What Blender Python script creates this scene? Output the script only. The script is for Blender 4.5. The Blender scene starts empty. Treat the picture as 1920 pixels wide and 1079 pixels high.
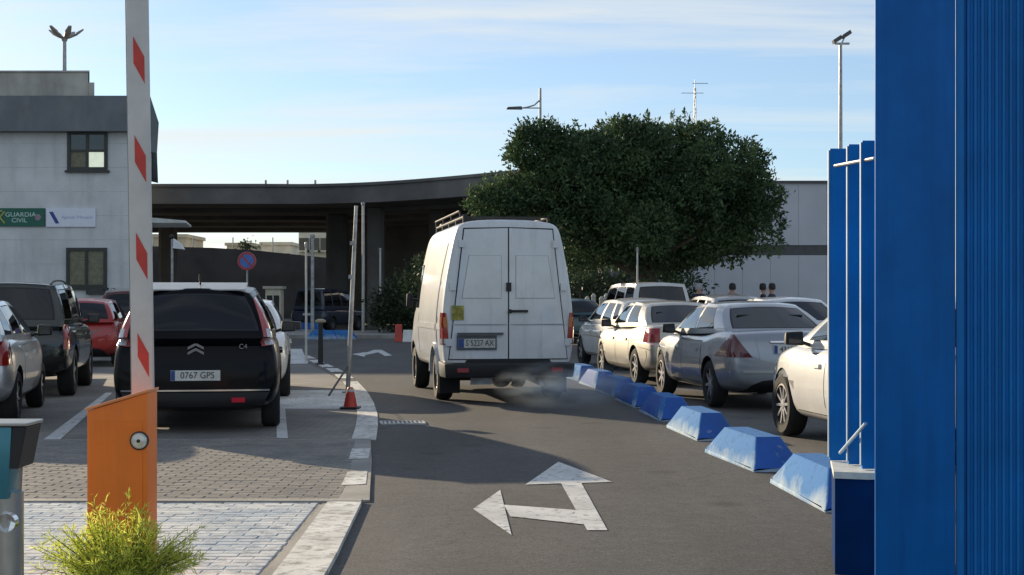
import bpy, bmesh, math, random
import numpy as np
from mathutils import Vector, Matrix
from mathutils.bvhtree import BVHTree

random.seed(7)
RNG = np.random.default_rng(7)
scene = bpy.context.scene
COL = scene.collection
R = math.radians

# ------------------------------------------------------------------ camera
cam_d = bpy.data.cameras.new("camera")
cam = bpy.data.objects.new("camera", cam_d)
COL.objects.link(cam)
CAM_H = 1.42
cam.location = (0, 0, CAM_H)
cam.rotation_euler = (R(90), 0, 0)
cam_d.sensor_width = 36.0
cam_d.lens = 51.94
cam_d.shift_y = 0.0138
cam_d.clip_start = 0.1
cam_d.clip_end = 4000
scene.camera = cam

# ------------------------------------------------------------------ sky and sun
SUN_AZ = 38.0      # degrees to the left of straight ahead
SUN_EL = 15.0
world = bpy.data.worlds.new("World")
scene.world = world
world.use_nodes = True
wn, wl = world.node_tree.nodes, world.node_tree.links
wn.clear()
w_out = wn.new("ShaderNodeOutputWorld")
w_bg = wn.new("ShaderNodeBackground")
w_bg.inputs["Strength"].default_value = 0.115
w_sky = wn.new("ShaderNodeTexSky")
w_sky.sky_type = 'NISHITA'
w_sky.sun_disc = False
w_sky.sun_elevation = R(SUN_EL)
w_sky.sun_rotation = R(-SUN_AZ)
w_sky.altitude = 10
w_sky.air_density = 0.9
w_sky.dust_density = 0.3
w_sky.ozone_density = 2.6
# thin cirrus: noise on a flat cloud sheet seen from below
w_tc = wn.new("ShaderNodeTexCoord")
w_sep = wn.new("ShaderNodeSeparateXYZ")
wl.new(w_tc.outputs["Generated"], w_sep.inputs[0])
def wmath(op, a, b=None, clamp=False):
    n = wn.new("ShaderNodeMath"); n.operation = op; n.use_clamp = clamp
    for i, v in enumerate((a, b)):
        if v is None: continue
        if isinstance(v, (int, float)): n.inputs[i].default_value = v
        else: wl.new(v, n.inputs[i])
    return n.outputs[0]
zc = wmath('ADD', wmath('MAXIMUM', w_sep.outputs[2], 0.0), 0.06)
w_cmb = wn.new("ShaderNodeCombineXYZ")
wl.new(wmath('DIVIDE', w_sep.outputs[0], zc), w_cmb.inputs[0])
wl.new(wmath('DIVIDE', w_sep.outputs[1], zc), w_cmb.inputs[1])
w_map = wn.new("ShaderNodeMapping")
w_map.inputs["Rotation"].default_value = (0, 0, R(10))
w_map.inputs["Scale"].default_value = (0.22, 0.95, 1.0)
w_map.inputs["Location"].default_value = (2.1, 0.35, 0)
wl.new(w_cmb.outputs[0], w_map.inputs[0])
w_n = wn.new("ShaderNodeTexNoise")
w_n.inputs["Scale"].default_value = 1.0
w_n.inputs["Detail"].default_value = 7
w_n.inputs["Roughness"].default_value = 0.58
w_n.inputs["Distortion"].default_value = 0.5
wl.new(w_map.outputs[0], w_n.inputs["Vector"])
w_ramp = wn.new("ShaderNodeValToRGB")
w_ramp.color_ramp.elements[0].position = 0.45
w_ramp.color_ramp.elements[1].position = 0.62
w_ramp.color_ramp.elements[0].color = (0, 0, 0, 1)
w_ramp.color_ramp.elements[1].color = (1, 1, 1, 1)
wl.new(w_n.outputs["Fac"], w_ramp.inputs[0])
w_fac = wmath('MULTIPLY', w_ramp.outputs[0], 0.72)
w_veil = wn.new("ShaderNodeMix"); w_veil.data_type = 'RGBA'      # thin high haze over the whole sky
w_veil.inputs["Factor"].default_value = 0.36
wl.new(w_sky.outputs[0], w_veil.inputs["A"])
w_veil.inputs["B"].default_value = (3.3, 3.35, 3.45, 1)
w_mix = wn.new("ShaderNodeMix"); w_mix.data_type = 'RGBA'
wl.new(w_fac, w_mix.inputs["Factor"])
wl.new(w_veil.outputs["Result"], w_mix.inputs["A"])
w_mix.inputs["B"].default_value = (5.7, 5.35, 4.75, 1)
w_tint = wn.new("ShaderNodeMix"); w_tint.data_type = 'RGBA'; w_tint.blend_type = 'MULTIPLY'
w_tint.inputs["Factor"].default_value = 1.0
wl.new(w_mix.outputs["Result"], w_tint.inputs["A"])
w_tint.inputs["B"].default_value = (0.89, 0.97, 1.05, 1)
wl.new(w_tint.outputs["Result"], w_bg.inputs["Color"])
wl.new(w_bg.outputs[0], w_out.inputs[0])

sun_d = bpy.data.lights.new("sun", 'SUN')
sun_d.energy = 4.8
sun_d.angle = R(0.6)
sun_d.color = (1.0, 0.82, 0.57)
sun = bpy.data.objects.new("sun", sun_d)
COL.objects.link(sun)
_az, _el = R(SUN_AZ), R(SUN_EL)
to_sun = Vector((-math.sin(_az) * math.cos(_el), math.cos(_az) * math.cos(_el), math.sin(_el)))
sun.rotation_euler = to_sun.to_track_quat('Z', 'Y').to_euler()
sun.location = (-20, 30, 30)

vs = scene.view_settings
vs.view_transform = 'Standard'
vs.look = 'None'
vs.exposure = 0.56
vs.gamma = 1.0
vs.use_curve_mapping = False
scene.render.engine = 'CYCLES'
scene.cycles.use_denoising = True
scene.cycles.max_bounces = 8
scene.cycles.transparent_max_bounces = 16
scene.cycles.volume_bounces = 1
scene.cycles.sample_clamp_indirect = 6.0

# ------------------------------------------------------------------ helpers
F_PX = 2770.0
def ground_at(px, py, z=0.0):
    """Where a spot measured in the photograph lies on the ground (metres)."""
    Y = (CAM_H - z) * F_PX / (py - 566.0)
    return Vector(((px - 960.0) / F_PX * Y, Y, z))
def at(px, Y):
    return (px - 960.0) / F_PX * Y
def hz(py, Y):
    return CAM_H + (566.0 - py) * Y / F_PX

MATS = {}
def _bump(nt, bsdf, scale, strength, coord, detail=4):
    n = nt.nodes.new("ShaderNodeTexNoise")
    n.inputs["Scale"].default_value = scale
    n.inputs["Detail"].default_value = detail
    nt.links.new(coord, n.inputs["Vector"])
    b = nt.nodes.new("ShaderNodeBump")
    b.inputs["Strength"].default_value = strength
    b.inputs["Distance"].default_value = 0.02
    nt.links.new(n.outputs["Fac"], b.inputs["Height"])
    nt.links.new(b.outputs[0], bsdf.inputs["Normal"])

def mat(name, col, rough=0.6, metal=0.0, var=0.12, vscale=3.0, bump=0.0, bscale=40.0, coat=0.0, col2=None, spec=0.5, emit=None, world_space=False):
    if name in MATS: return MATS[name]
    m = bpy.data.materials.new(name); m.use_nodes = True
    nt = m.node_tree; b = nt.nodes["Principled BSDF"]
    tc = nt.nodes.new("ShaderNodeTexCoord")
    co = tc.outputs["Object"]
    if world_space:
        g = nt.nodes.new("ShaderNodeNewGeometry"); co = g.outputs["Position"]
    n = nt.nodes.new("ShaderNodeTexNoise")
    n.inputs["Scale"].default_value = vscale; n.inputs["Detail"].default_value = 5; n.inputs["Roughness"].default_value = 0.6
    nt.links.new(co, n.inputs["Vector"])
    r = nt.nodes.new("ShaderNodeValToRGB")
    c2 = col2 if col2 else tuple(c * (1 - 2 * var) for c in col)
    c1 = col if col2 else tuple(min(1, c * (1 + var)) for c in col)
    r.color_ramp.elements[0].position = 0.3; r.color_ramp.elements[0].color = (*c2, 1)
    r.color_ramp.elements[1].position = 0.7; r.color_ramp.elements[1].color = (*c1, 1)
    nt.links.new(n.outputs["Fac"], r.inputs[0])
    nt.links.new(r.outputs[0], b.inputs["Base Color"])
    b.inputs["Roughness"].default_value = rough
    b.inputs["Metallic"].default_value = metal
    b.inputs["Specular IOR Level"].default_value = spec
    b.inputs["Coat Weight"].default_value = coat
    b.inputs["Coat Roughness"].default_value = 0.06
    if emit:
        b.inputs["Emission Color"].default_value = (*emit[:3], 1); b.inputs["Emission Strength"].default_value = emit[3]
    if bump: _bump(nt, b, bscale, bump, co)
    MATS[name] = m
    return m

def paint(name, col, metal=0.0, rough=0.32, dirt=0.25):
    """car paint: clear coat and a film of road dust, thicker low down in patches"""
    if name in MATS: return MATS[name]
    m = mat(name, col, rough=rough, metal=metal, var=0.03, vscale=2.0, coat=0.8)
    nt = m.node_tree; b = nt.nodes["Principled BSDF"]
    src = b.inputs["Base Color"].links[0].from_socket
    tc = nt.nodes.new("ShaderNodeTexCoord")
    n = nt.nodes.new("ShaderNodeTexNoise"); n.inputs["Scale"].default_value = 2.3; n.inputs["Detail"].default_value = 8; n.inputs["Roughness"].default_value = 0.7
    nt.links.new(tc.outputs["Object"], n.inputs["Vector"])
    r = nt.nodes.new("ShaderNodeValToRGB")
    r.color_ramp.elements[0].position = 0.42; r.color_ramp.elements[0].color = (0, 0, 0, 1)
    r.color_ramp.elements[1].position = 0.85; r.color_ramp.elements[1].color = (dirt, dirt, dirt, 1)
    nt.links.new(n.outputs["Fac"], r.inputs[0])
    mx = nt.nodes.new("ShaderNodeMix"); mx.data_type = 'RGBA'
    nt.links.new(r.outputs[0], mx.inputs["Factor"]); nt.links.new(src, mx.inputs["A"]); mx.inputs["B"].default_value = (0.22, 0.19, 0.15, 1)
    nt.links.new(mx.outputs["Result"], b.inputs["Base Color"])
    mr = nt.nodes.new("ShaderNodeMapRange"); mr.inputs["To Min"].default_value = rough; mr.inputs["To Max"].default_value = rough + min(0.22, dirt)
    nt.links.new(n.outputs["Fac"], mr.inputs["Value"]); nt.links.new(mr.outputs[0], b.inputs["Roughness"])
    return m

def glass(name, tint=(0.35, 0.4, 0.4)):
    if name in MATS: return MATS[name]
    m = bpy.data.materials.new(name); m.use_nodes = True
    nt = m.node_tree; nt.nodes.clear()
    o = nt.nodes.new("ShaderNodeOutputMaterial")
    t = nt.nodes.new("ShaderNodeBsdfTransparent"); t.inputs[0].default_value = (*tint, 1)
    g = nt.nodes.new("ShaderNodeBsdfGlossy"); g.inputs["Roughness"].default_value = 0.02; g.inputs[0].default_value = (0.95, 0.97, 1, 1)
    f = nt.nodes.new("ShaderNodeFresnel"); f.inputs["IOR"].default_value = 1.6
    mx = nt.nodes.new("ShaderNodeMixShader")
    nt.links.new(f.outputs[0], mx.inputs[0]); nt.links.new(t.outputs[0], mx.inputs[1]); nt.links.new(g.outputs[0], mx.inputs[2])
    nt.links.new(mx.outputs[0], o.inputs[0])
    MATS[name] = m
    return m

def worn(name, paint_col, base_col, lo=0.36, hi=0.5, scale=9.0, rough=0.75, stretch=(1, 1, 1), col_b=None):
    """paint rubbed through to what lies under it"""
    if name in MATS: return MATS[name]
    m = bpy.data.materials.new(name); m.use_nodes = True
    nt = m.node_tree; b = nt.nodes["Principled BSDF"]
    g = nt.nodes.new("ShaderNodeNewGeometry")
    mp = nt.nodes.new("ShaderNodeMapping"); mp.inputs["Scale"].default_value = stretch
    nt.links.new(g.outputs["Position"], mp.inputs[0])
    n = nt.nodes.new("ShaderNodeTexNoise"); n.inputs["Scale"].default_value = scale; n.inputs["Detail"].default_value = 9; n.inputs["Roughness"].default_value = 0.72
    nt.links.new(mp.outputs[0], n.inputs["Vector"])
    n2 = nt.nodes.new("ShaderNodeTexNoise"); n2.inputs["Scale"].default_value = 1.7; n2.inputs["Detail"].default_value = 6
    nt.links.new(mp.outputs[0], n2.inputs["Vector"])
    r = nt.nodes.new("ShaderNodeValToRGB")
    r.color_ramp.elements[0].position = lo; r.color_ramp.elements[0].color = (*base_col, 1)
    r.color_ramp.elements[1].position = hi; r.color_ramp.elements[1].color = (*paint_col, 1)
    nt.links.new(n.outputs["Fac"], r.inputs[0])
    r2 = nt.nodes.new("ShaderNodeValToRGB")
    cb = col_b or tuple(0.72 * c for c in (1, 1, 1))
    r2.color_ramp.elements[0].position = 0.35; r2.color_ramp.elements[0].color = (*cb, 1)
    r2.color_ramp.elements[1].position = 0.65; r2.color_ramp.elements[1].color = (1, 1, 1, 1)
    nt.links.new(n2.outputs["Fac"], r2.inputs[0])
    mx = nt.nodes.new("ShaderNodeMix"); mx.data_type = 'RGBA'; mx.blend_type = 'MULTIPLY'; mx.inputs["Factor"].default_value = 1
    nt.links.new(r.outputs[0], mx.inputs["A"]); nt.links.new(r2.outputs[0], mx.inputs["B"])
    nt.links.new(mx.outputs["Result"], b.inputs["Base Color"])
    b.inputs["Roughness"].default_value = rough
    bp = nt.nodes.new("ShaderNodeBump"); bp.inputs["Strength"].default_value = 0.4; bp.inputs["Distance"].default_value = 0.01
    nt.links.new(n.outputs["Fac"], bp.inputs["Height"]); nt.links.new(bp.outputs[0], b.inputs["Normal"])
    MATS[name] = m
    return m

def asphalt(name, base, patch, speck=0.5):
    m = bpy.data.materials.new(name); m.use_nodes = True
    nt = m.node_tree; b = nt.nodes["Principled BSDF"]
    g = nt.nodes.new("ShaderNodeNewGeometry"); P = g.outputs["Position"]
    def noise(sc, det, ro=0.6):
        n = nt.nodes.new("ShaderNodeTexNoise"); n.inputs["Scale"].default_value = sc; n.inputs["Detail"].default_value = det; n.inputs["Roughness"].default_value = ro
        nt.links.new(P, n.inputs["Vector"]); return n.outputs["Fac"]
    def ramp(s, a, ca, bb, cb):
        r = nt.nodes.new("ShaderNodeValToRGB")
        r.color_ramp.elements[0].position = a; r.color_ramp.elements[0].color = (*ca, 1)
        r.color_ramp.elements[1].position = bb; r.color_ramp.elements[1].color = (*cb, 1)
        nt.links.new(s, r.inputs[0]); return r.outputs[0]
    def mul(a, c):
        mx = nt.nodes.new("ShaderNodeMix"); mx.data_type = 'RGBA'; mx.blend_type = 'MULTIPLY'; mx.inputs["Factor"].default_value = 1
        nt.links.new(a, mx.inputs["A"]); nt.links.new(c, mx.inputs["B"]); return mx.outputs["Result"]
    big = ramp(noise(0.55, 5), 0.35, patch, 0.65, base)
    stones = noise(95, 3, 0.65)
    sp = ramp(stones, 0.35, (1 - speck,) * 3, 0.72, (1 + speck * 0.6,) * 3)
    mid = mul(ramp(noise(7, 6, 0.75), 0.3, (0.74,) * 3, 0.7, (1.14,) * 3), ramp(noise(26, 4, 0.7), 0.3, (0.80,) * 3, 0.7, (1.14,) * 3))
    # oil drips and old patches
    v = nt.nodes.new("ShaderNodeTexVoronoi"); v.inputs["Scale"].default_value = 0.9; nt.links.new(P, v.inputs["Vector"])
    oil = ramp(v.outputs["Distance"], 0.05, (0.62,) * 3, 0.16, (1,) * 3)
    # cracks
    v2 = nt.nodes.new("ShaderNodeTexVoronoi"); v2.feature = 'DISTANCE_TO_EDGE'; v2.inputs["Scale"].default_value = 0.28
    wv = nt.nodes.new("ShaderNodeTexNoise"); wv.inputs["Scale"].default_value = 1.6; wv.inputs["Detail"].default_value = 6
    nt.links.new(P, wv.inputs["Vector"])
    ad = nt.nodes.new("ShaderNodeVectorMath"); ad.operation = 'ADD'
    nt.links.new(P, ad.inputs[0]); nt.links.new(wv.outputs["Color"], ad.inputs[1]); nt.links.new(ad.outputs[0], v2.inputs["Vector"])
    crack = ramp(v2.outputs["Distance"], 0.0005, (0.72,) * 3, 0.004, (1,) * 3)
    mp = nt.nodes.new("ShaderNodeMapping"); mp.inputs["Scale"].default_value = (1.3, 0.10, 1.0); mp.inputs["Rotation"].default_value = (0, 0, R(4))
    nt.links.new(P, mp.inputs[0])
    tn = nt.nodes.new("ShaderNodeTexNoise"); tn.inputs["Scale"].default_value = 1.0; tn.inputs["Detail"].default_value = 4; nt.links.new(mp.outputs[0], tn.inputs["Vector"])
    tracks = ramp(tn.outputs["Fac"], 0.35, (0.80,) * 3, 0.62, (1.06,) * 3)
    c = mul(mul(mul(mul(mul(big, sp), mid), oil), crack), tracks)
    nt.links.new(c, b.inputs["Base Color"])
    b.inputs["Roughness"].default_value = 0.82
    b.inputs["Specular IOR Level"].default_value = 0.35
    bp = nt.nodes.new("ShaderNodeBump"); bp.inputs["Strength"].default_value = 0.55; bp.inputs["Distance"].default_value = 0.006
    nt.links.new(stones, bp.inputs["Height"]); nt.links.new(bp.outputs[0], b.inputs["Normal"])
    MATS[name] = m
    return m

def streaks(m, col, amount, scale=(30, 30, 1.2), lo=0.5, hi=0.75):
    """rain-run grime down a painted surface"""
    nt = m.node_tree; b = nt.nodes["Principled BSDF"]
    src = b.inputs["Base Color"].links[0].from_socket
    tc = nt.nodes.new("ShaderNodeTexCoord"); mp = nt.nodes.new("ShaderNodeMapping"); mp.inputs["Scale"].default_value = scale
    nt.links.new(tc.outputs["Object"], mp.inputs[0])
    n = nt.nodes.new("ShaderNodeTexNoise"); n.inputs["Scale"].default_value = 1.0; n.inputs["Detail"].default_value = 6; n.inputs["Roughness"].default_value = 0.65
    nt.links.new(mp.outputs[0], n.inputs["Vector"])
    r = nt.nodes.new("ShaderNodeMapRange"); r.inputs["From Min"].default_value = lo; r.inputs["From Max"].default_value = hi; r.inputs["To Max"].default_value = amount
    nt.links.new(n.outputs["Fac"], r.inputs["Value"])
    mx = nt.nodes.new("ShaderNodeMix"); mx.data_type = 'RGBA'
    nt.links.new(r.outputs[0], mx.inputs["Factor"]); nt.links.new(src, mx.inputs["A"]); mx.inputs["B"].default_value = (*col, 1)
    nt.links.new(mx.outputs["Result"], b.inputs["Base Color"])
    return m

class MB:
    """collects faces, then becomes ONE mesh object"""
    def __init__(s): s.v = []; s.f = []; s.m = []
    def add(s, verts, faces, mi=0):
        o = len(s.v); s.v += [tuple(p) for p in verts]
        for f in faces: s.f.append(tuple(i + o for i in f)); s.m.append(mi)
        return s
    def box(s, x0, x1, y0, y1, z0, z1, mi=0):
        return s.add([(x0,y0,z0),(x1,y0,z0),(x1,y1,z0),(x0,y1,z0),(x0,y0,z1),(x1,y0,z1),(x1,y1,z1),(x0,y1,z1)],
                     [(0,3,2,1),(4,5,6,7),(0,1,5,4),(1,2,6,5),(2,3,7,6),(3,0,4,7)], mi)
    def hexa(s, b, t, mi=0):
        return s.add(list(b) + list(t), [(0,3,2,1),(4,5,6,7),(0,1,5,4),(1,2,6,5),(2,3,7,6),(3,0,4,7)], mi)
    def tube(s, a, b, r0, r1=None, n=10, mi=0, caps=True):
        a = Vector(a); b = Vector(b); r1 = r0 if r1 is None else r1
        d = (b - a).normalized()
        u = d.orthogonal().normalized(); w = d.cross(u)
        vs_ = []
        for c, r in ((a, r0), (b, r1)):
            for i in range(n):
                t = 2 * math.pi * i / n
                vs_.append(c + (u * math.cos(t) + w * math.sin(t)) * r)
        fs = [(i, (i+1) % n, n + (i+1) % n, n + i) for i in range(n)]
        if caps: fs += [tuple(range(n-1, -1, -1)), tuple(range(n, 2*n))]
        return s.add(vs_, fs, mi)
    def path(s, pts, r, n=8, mi=0):
        for i in range(len(pts) - 1):
            rr = r if isinstance(r, (int, float)) else r[i]
            r2 = r if isinstance(r, (int, float)) else r[i+1]
            s.tube(pts[i], pts[i+1], rr, r2, n, mi)
        return s
    def lathe(s, prof, n=24, axis='Z', c=(0,0,0), mi=0):
        vs_ = []
        for r, h in prof:
            for i in range(n):
                t = 2*math.pi*i/n
                if axis == 'Z': p = (c[0]+r*math.cos(t), c[1]+r*math.sin(t), c[2]+h)
                elif axis == 'X': p = (c[0]+h, c[1]+r*math.cos(t), c[2]+r*math.sin(t))
                else: p = (c[0]+r*math.cos(t), c[1]+h, c[2]-r*math.sin(t))
                vs_.append(p)
        fs = []
        for k in range(len(prof)-1):
            for i in range(n):
                fs.append((k*n+i, k*n+(i+1)%n, (k+1)*n+(i+1)%n, (k+1)*n+i))
        return s.add(vs_, fs, mi)
    def prism(s, poly, z0, z1, mi=0):
        n = len(poly)
        vs_ = [(p[0], p[1], z0) for p in poly] + [(p[0], p[1], z1) for p in poly]
        fs = [tuple(range(n-1,-1,-1)), tuple(range(n, 2*n))] + [(i,(i+1)%n,n+(i+1)%n,n+i) for i in range(n)]
        return s.add(vs_, fs, mi)
    def sheet(s, poly, z, mi=0):
        return s.add([(p[0], p[1], z) for p in poly], [tuple(range(len(poly)))], mi)
    def mesh(s, name, mats, smooth=False, angle=40, merge=False, bevel=0.0):
        me = bpy.data.meshes.new(name)
        me.from_pydata(s.v, [], s.f)
        if not isinstance(mats, (list, tuple)): mats = [mats]
        for m in mats: me.materials.append(m)
        me.polygons.foreach_set("material_index", s.m)
        bm = bmesh.new(); bm.from_mesh(me)
        if merge: bmesh.ops.remove_doubles(bm, verts=bm.verts, dist=0.0008)
        bmesh.ops.recalc_face_normals(bm, faces=bm.faces)
        if bevel:
            es = [e for e in bm.edges if e.is_manifold and e.calc_face_angle(0) > R(32)]
            bmesh.ops.bevel(bm, geom=es, offset=bevel, segments=2, profile=0.6, affect='EDGES', clamp_overlap=True)
        bm.to_mesh(me); bm.free()
        if smooth:
            me.polygons.foreach_set("use_smooth", [True] * len(me.polygons))
            me.set_sharp_from_angle(angle=R(angle))
        me.update()
        return me
    def build(s, name, mats, parent=None, **k):
        return link(name, s.mesh(name, mats, **k), parent)

def link(name, me, parent=None, loc=None):
    o = bpy.data.objects.new(name, me); COL.objects.link(o)
    if parent: o.parent = parent
    if loc is not None: o.location = loc
    return o
def tag(o, label, cat, group=None):
    o["label"] = label; o["category"] = cat
    if group: o["group"] = group
    return o
def thing(name, label, cat, loc=(0,0,0), rz=0.0, group=None):
    o = link(name, None); o.location = loc; o.rotation_euler = (0, 0, rz)
    return tag(o, label, cat, group)
def struct(o): o["kind"] = "structure"; return o
def text_part(name, body, size, m, parent, loc, rot=(R(90),0,0), ext=0.002, sx=1.0):
    cu = bpy.data.curves.new(name, 'FONT'); cu.body = body; cu.size = size; cu.extrude = ext; cu.align_x = 'CENTER'; cu.align_y = 'CENTER'
    tmp = bpy.data.objects.new(name + "_tmp", cu)
    me = bpy.data.meshes.new_from_object(tmp); me.name = name
    bpy.data.objects.remove(tmp)
    me.materials.clear(); me.materials.append(m)
    o = link(name, me, parent, loc); o.rotation_euler = rot; o.scale = (sx, 1, 1)
    return o

# shared materials
ASPH = (0.062, 0.060, 0.060)
m_black = mat("black_plastic", (0.012, 0.012, 0.014), 0.55, var=0.1)
m_rubber = mat("tyre_rubber", (0.016, 0.016, 0.017), 0.85, var=0.2, vscale=8, bump=0.2, bscale=60)
m_int = mat("cabin_trim", (0.02, 0.02, 0.022), 0.85)
m_chrome = mat("chrome", (0.75, 0.76, 0.78), 0.12, 1.0, var=0.03)
m_alloy = mat("alloy_rim", (0.45, 0.46, 0.48), 0.35, 0.85, var=0.15, vscale=12)
m_steelcap = mat("steel_wheel", (0.09, 0.09, 0.095), 0.5, 0.4, var=0.2)
m_red = mat("tail_lens", (0.30, 0.012, 0.010), 0.12, var=0.15, vscale=30, coat=0.6)
m_amber = mat("amber_lens", (0.45, 0.12, 0.02), 0.15, coat=0.5)
m_clear = mat("clear_lens", (0.62, 0.64, 0.66), 0.1, 0.3, coat=0.8)
m_smoked = mat("smoked_lens", (0.10, 0.012, 0.014), 0.12, coat=0.6)
m_plate = mat("plate_white", (0.62, 0.62, 0.58), 0.45, var=0.08)
m_plateblue = mat("plate_blue", (0.02, 0.06, 0.25), 0.5)
m_ink = mat("plate_ink", (0.015, 0.015, 0.018), 0.5)
g_clear = glass("car_glass", (0.55, 0.62, 0.60))
g_dark = glass("privacy_glass", (0.06, 0.07, 0.085))
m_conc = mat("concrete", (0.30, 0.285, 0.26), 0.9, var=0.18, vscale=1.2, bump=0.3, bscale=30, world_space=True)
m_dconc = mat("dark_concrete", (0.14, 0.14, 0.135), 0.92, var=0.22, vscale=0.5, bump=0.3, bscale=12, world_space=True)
m_galv = mat("galvanised_steel", (0.36, 0.37, 0.38), 0.45, 0.7, var=0.2, vscale=6)

# ================================================================== GROUND
m_ground = asphalt("car_park_asphalt", (0.185, 0.172, 0.158), (0.145, 0.137, 0.13), 0.5)
m_lane = asphalt("lane_asphalt", (0.124, 0.118, 0.113), (0.096, 0.092, 0.089), 0.6)
m_white = worn("road_paint", (0.66, 0.66, 0.64), (0.10, 0.097, 0.093), 0.34, 0.46, 14)
m_kerbwhite = worn("kerb_paint", (0.74, 0.73, 0.68), (0.26, 0.25, 0.23), 0.36, 0.52, 11)
m_slab = worn("worn_white_slab", (0.76, 0.75, 0.70), (0.30, 0.33, 0.37), 0.34, 0.56, 9.0, 0.9, (1.0, 0.8, 1), (0.55, 0.63, 0.74))
m_thin = worn("thin_paint", (0.42, 0.41, 0.40), (0.10, 0.097, 0.093), 0.40, 0.62, 10)

ground = struct(MB().sheet([(-900,-60),(900,-60),(900,1600),(-900,1600)], 0.0).build("ground", m_ground))

L_EDGE = [(-0.86,-8),(-0.87,2),(-0.94,7.67),(-1.02,9.6),(-1.12,11.3),(-1.33,14),(-1.56,16.8),(-1.80,19.5),(-2.12,22.0),(-2.55,24.5),(-3.05,27),(-3.65,30),(-4.3,33),(-5.4,38.5),(-6.6,44.2)]
R_EDGE = [(2.4,-8),(2.35,8),(2.3,11),(2.1,13.5),(2.0,16),(1.9,18.5),(1.8,21),(1.65,23.5),(1.5,26),(1.2,29),(0.9,33),(0.4,40),(0.3,50)]
lane = struct(MB().sheet(R_EDGE + [(0.3,56),(-14,56),(-14,50)] + L_EDGE[::-1], 0.004).build("lane", m_lane))

def marking(name, px_polys, m, z=0.009):
    mb = MB()
    for poly in px_polys: mb.sheet([ground_at(x, y) for x, y in poly], z)
    return struct(mb.build(name, m))
def strip(name, pts, w, m, z=0.009):
    mb = MB(); pts = [Vector(p) for p in pts]; l, r = [], []
    for i, p in enumerate(pts):
        d = (pts[min(i+1, len(pts)-1)] - pts[max(i-1, 0)]).normalized(); n = Vector((-d.y, d.x))
        l.append(p + n * w/2); r.append(p - n * w/2)
    for i in range(len(pts)-1):
        qs = (l[i], r[i], r[i+1], l[i+1])
        mb.hexa([(q.x, q.y, 0.001) for q in qs], [(q.x, q.y, z) for q in qs])
    return struct(mb.build(name, m))

# block paving left of the lane: painted white at the foot of the barrier, bare grey beyond
def paver_mat(name, kind):
    m = bpy.data.materials.new(name); m.use_nodes = True; nt = m.node_tree; b = nt.nodes["Principled BSDF"]
    g = nt.nodes.new("ShaderNodeNewGeometry"); oi = nt.nodes.new("ShaderNodeObjectInfo")
    def noise(sc, det, ro=0.65):
        n = nt.nodes.new("ShaderNodeTexNoise"); n.inputs["Scale"].default_value = sc; n.inputs["Detail"].default_value = det; n.inputs["Roughness"].default_value = ro
        nt.links.new(g.outputs["Position"], n.inputs["Vector"]); return n.outputs["Fac"]
    def ramp(sck, p0, c0, p1, c1):
        r = nt.nodes.new("ShaderNodeValToRGB"); r.color_ramp.elements[0].position = p0; r.color_ramp.elements[0].color = (*c0,1); r.color_ramp.elements[1].position = p1; r.color_ramp.elements[1].color = (*c1,1)
        nt.links.new(sck, r.inputs[0]); return r.outputs[0]
    def mul(x, y):
        mx = nt.nodes.new("ShaderNodeMix"); mx.data_type = 'RGBA'; mx.blend_type = 'MULTIPLY'; mx.inputs["Factor"].default_value = 1
        nt.links.new(x, mx.inputs["A"]); nt.links.new(y, mx.inputs["B"]); return mx.outputs["Result"]
    ad = nt.nodes.new("ShaderNodeMath"); ad.operation = 'ADD'; nt.links.new(g.outputs["Random Per Island"], ad.inputs[0]); nt.links.new(oi.outputs["Random"], ad.inputs[1])
    fr_ = nt.nodes.new("ShaderNodeMath"); fr_.operation = 'FRACT'; nt.links.new(ad.outputs[0], fr_.inputs[0])
    tone = ramp(fr_.outputs[0], 0.0, (0.88,0.88,0.88), 1.0, (1.05,1.04,1.02))
    if kind == 'white':
        base = ramp(noise(11,9,0.75), 0.34, (0.26,0.28,0.31), 0.52, (0.72,0.71,0.67))
        base = mul(base, ramp(noise(1.5,6), 0.38, (0.62,0.72,0.84), 0.60, (1,1,1)))
    else:
        base = ramp(noise(2.2,7), 0.32, (0.17,0.165,0.16), 0.68, (0.29,0.27,0.245))
        base = mul(base, ramp(noise(45,4), 0.3, (0.75,)*3, 0.7, (1.15,)*3))
    nt.links.new(mul(base, tone), b.inputs["Base Color"]); b.inputs["Roughness"].default_value = 0.9; b.inputs["Specular IOR Level"].default_value = 0.25
    bp = nt.nodes.new("ShaderNodeBump"); bp.inputs["Strength"].default_value = 0.5; bp.inputs["Distance"].default_value = 0.006
    nt.links.new(noise(60,4), bp.inputs["Height"]); nt.links.new(bp.outputs[0], b.inputs["Normal"])
    MATS[name] = m; return m
m_pw, m_pg = paver_mat("painted_paver", 'white'), paver_mat("grey_paver", 'grey')
m_grout = mat("sandy_joint", (0.27,0.25,0.22), 0.95, var=0.2, vscale=9)
pv_bed = struct(MB().prism([(-7.5,15.05),(-1.55,15.05),(-1.36,13),(-1.26,11.3),(-1.22,10.25),(-1.18,8),(-1.15,5),(-7.5,5)], 0.0, 0.018).build("pavement", m_grout))
PW, PD, PG = 0.20, 0.10, 0.006
def paver_geo(mb, x, y, w, z):
    a, b2, c, d = x, x+w-PG, y, y+PD-PG; ch = 0.006
    mb.add([(a,c,0.008),(b2,c,0.008),(b2,d,0.008),(a,d,0.008),(a,c,z-0.004),(b2,c,z-0.004),(b2,d,z-0.004),(a,d,z-0.004),(a+ch,c+ch,z),(b2-ch,c+ch,z),(b2-ch,d-ch,z),(a+ch,d-ch,z)],
           [(0,1,5,4),(1,2,6,5),(2,3,7,6),(3,0,4,7),(4,5,9,8),(5,6,10,9),(6,7,11,10),(7,4,8,11),(8,9,10,11)])
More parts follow.
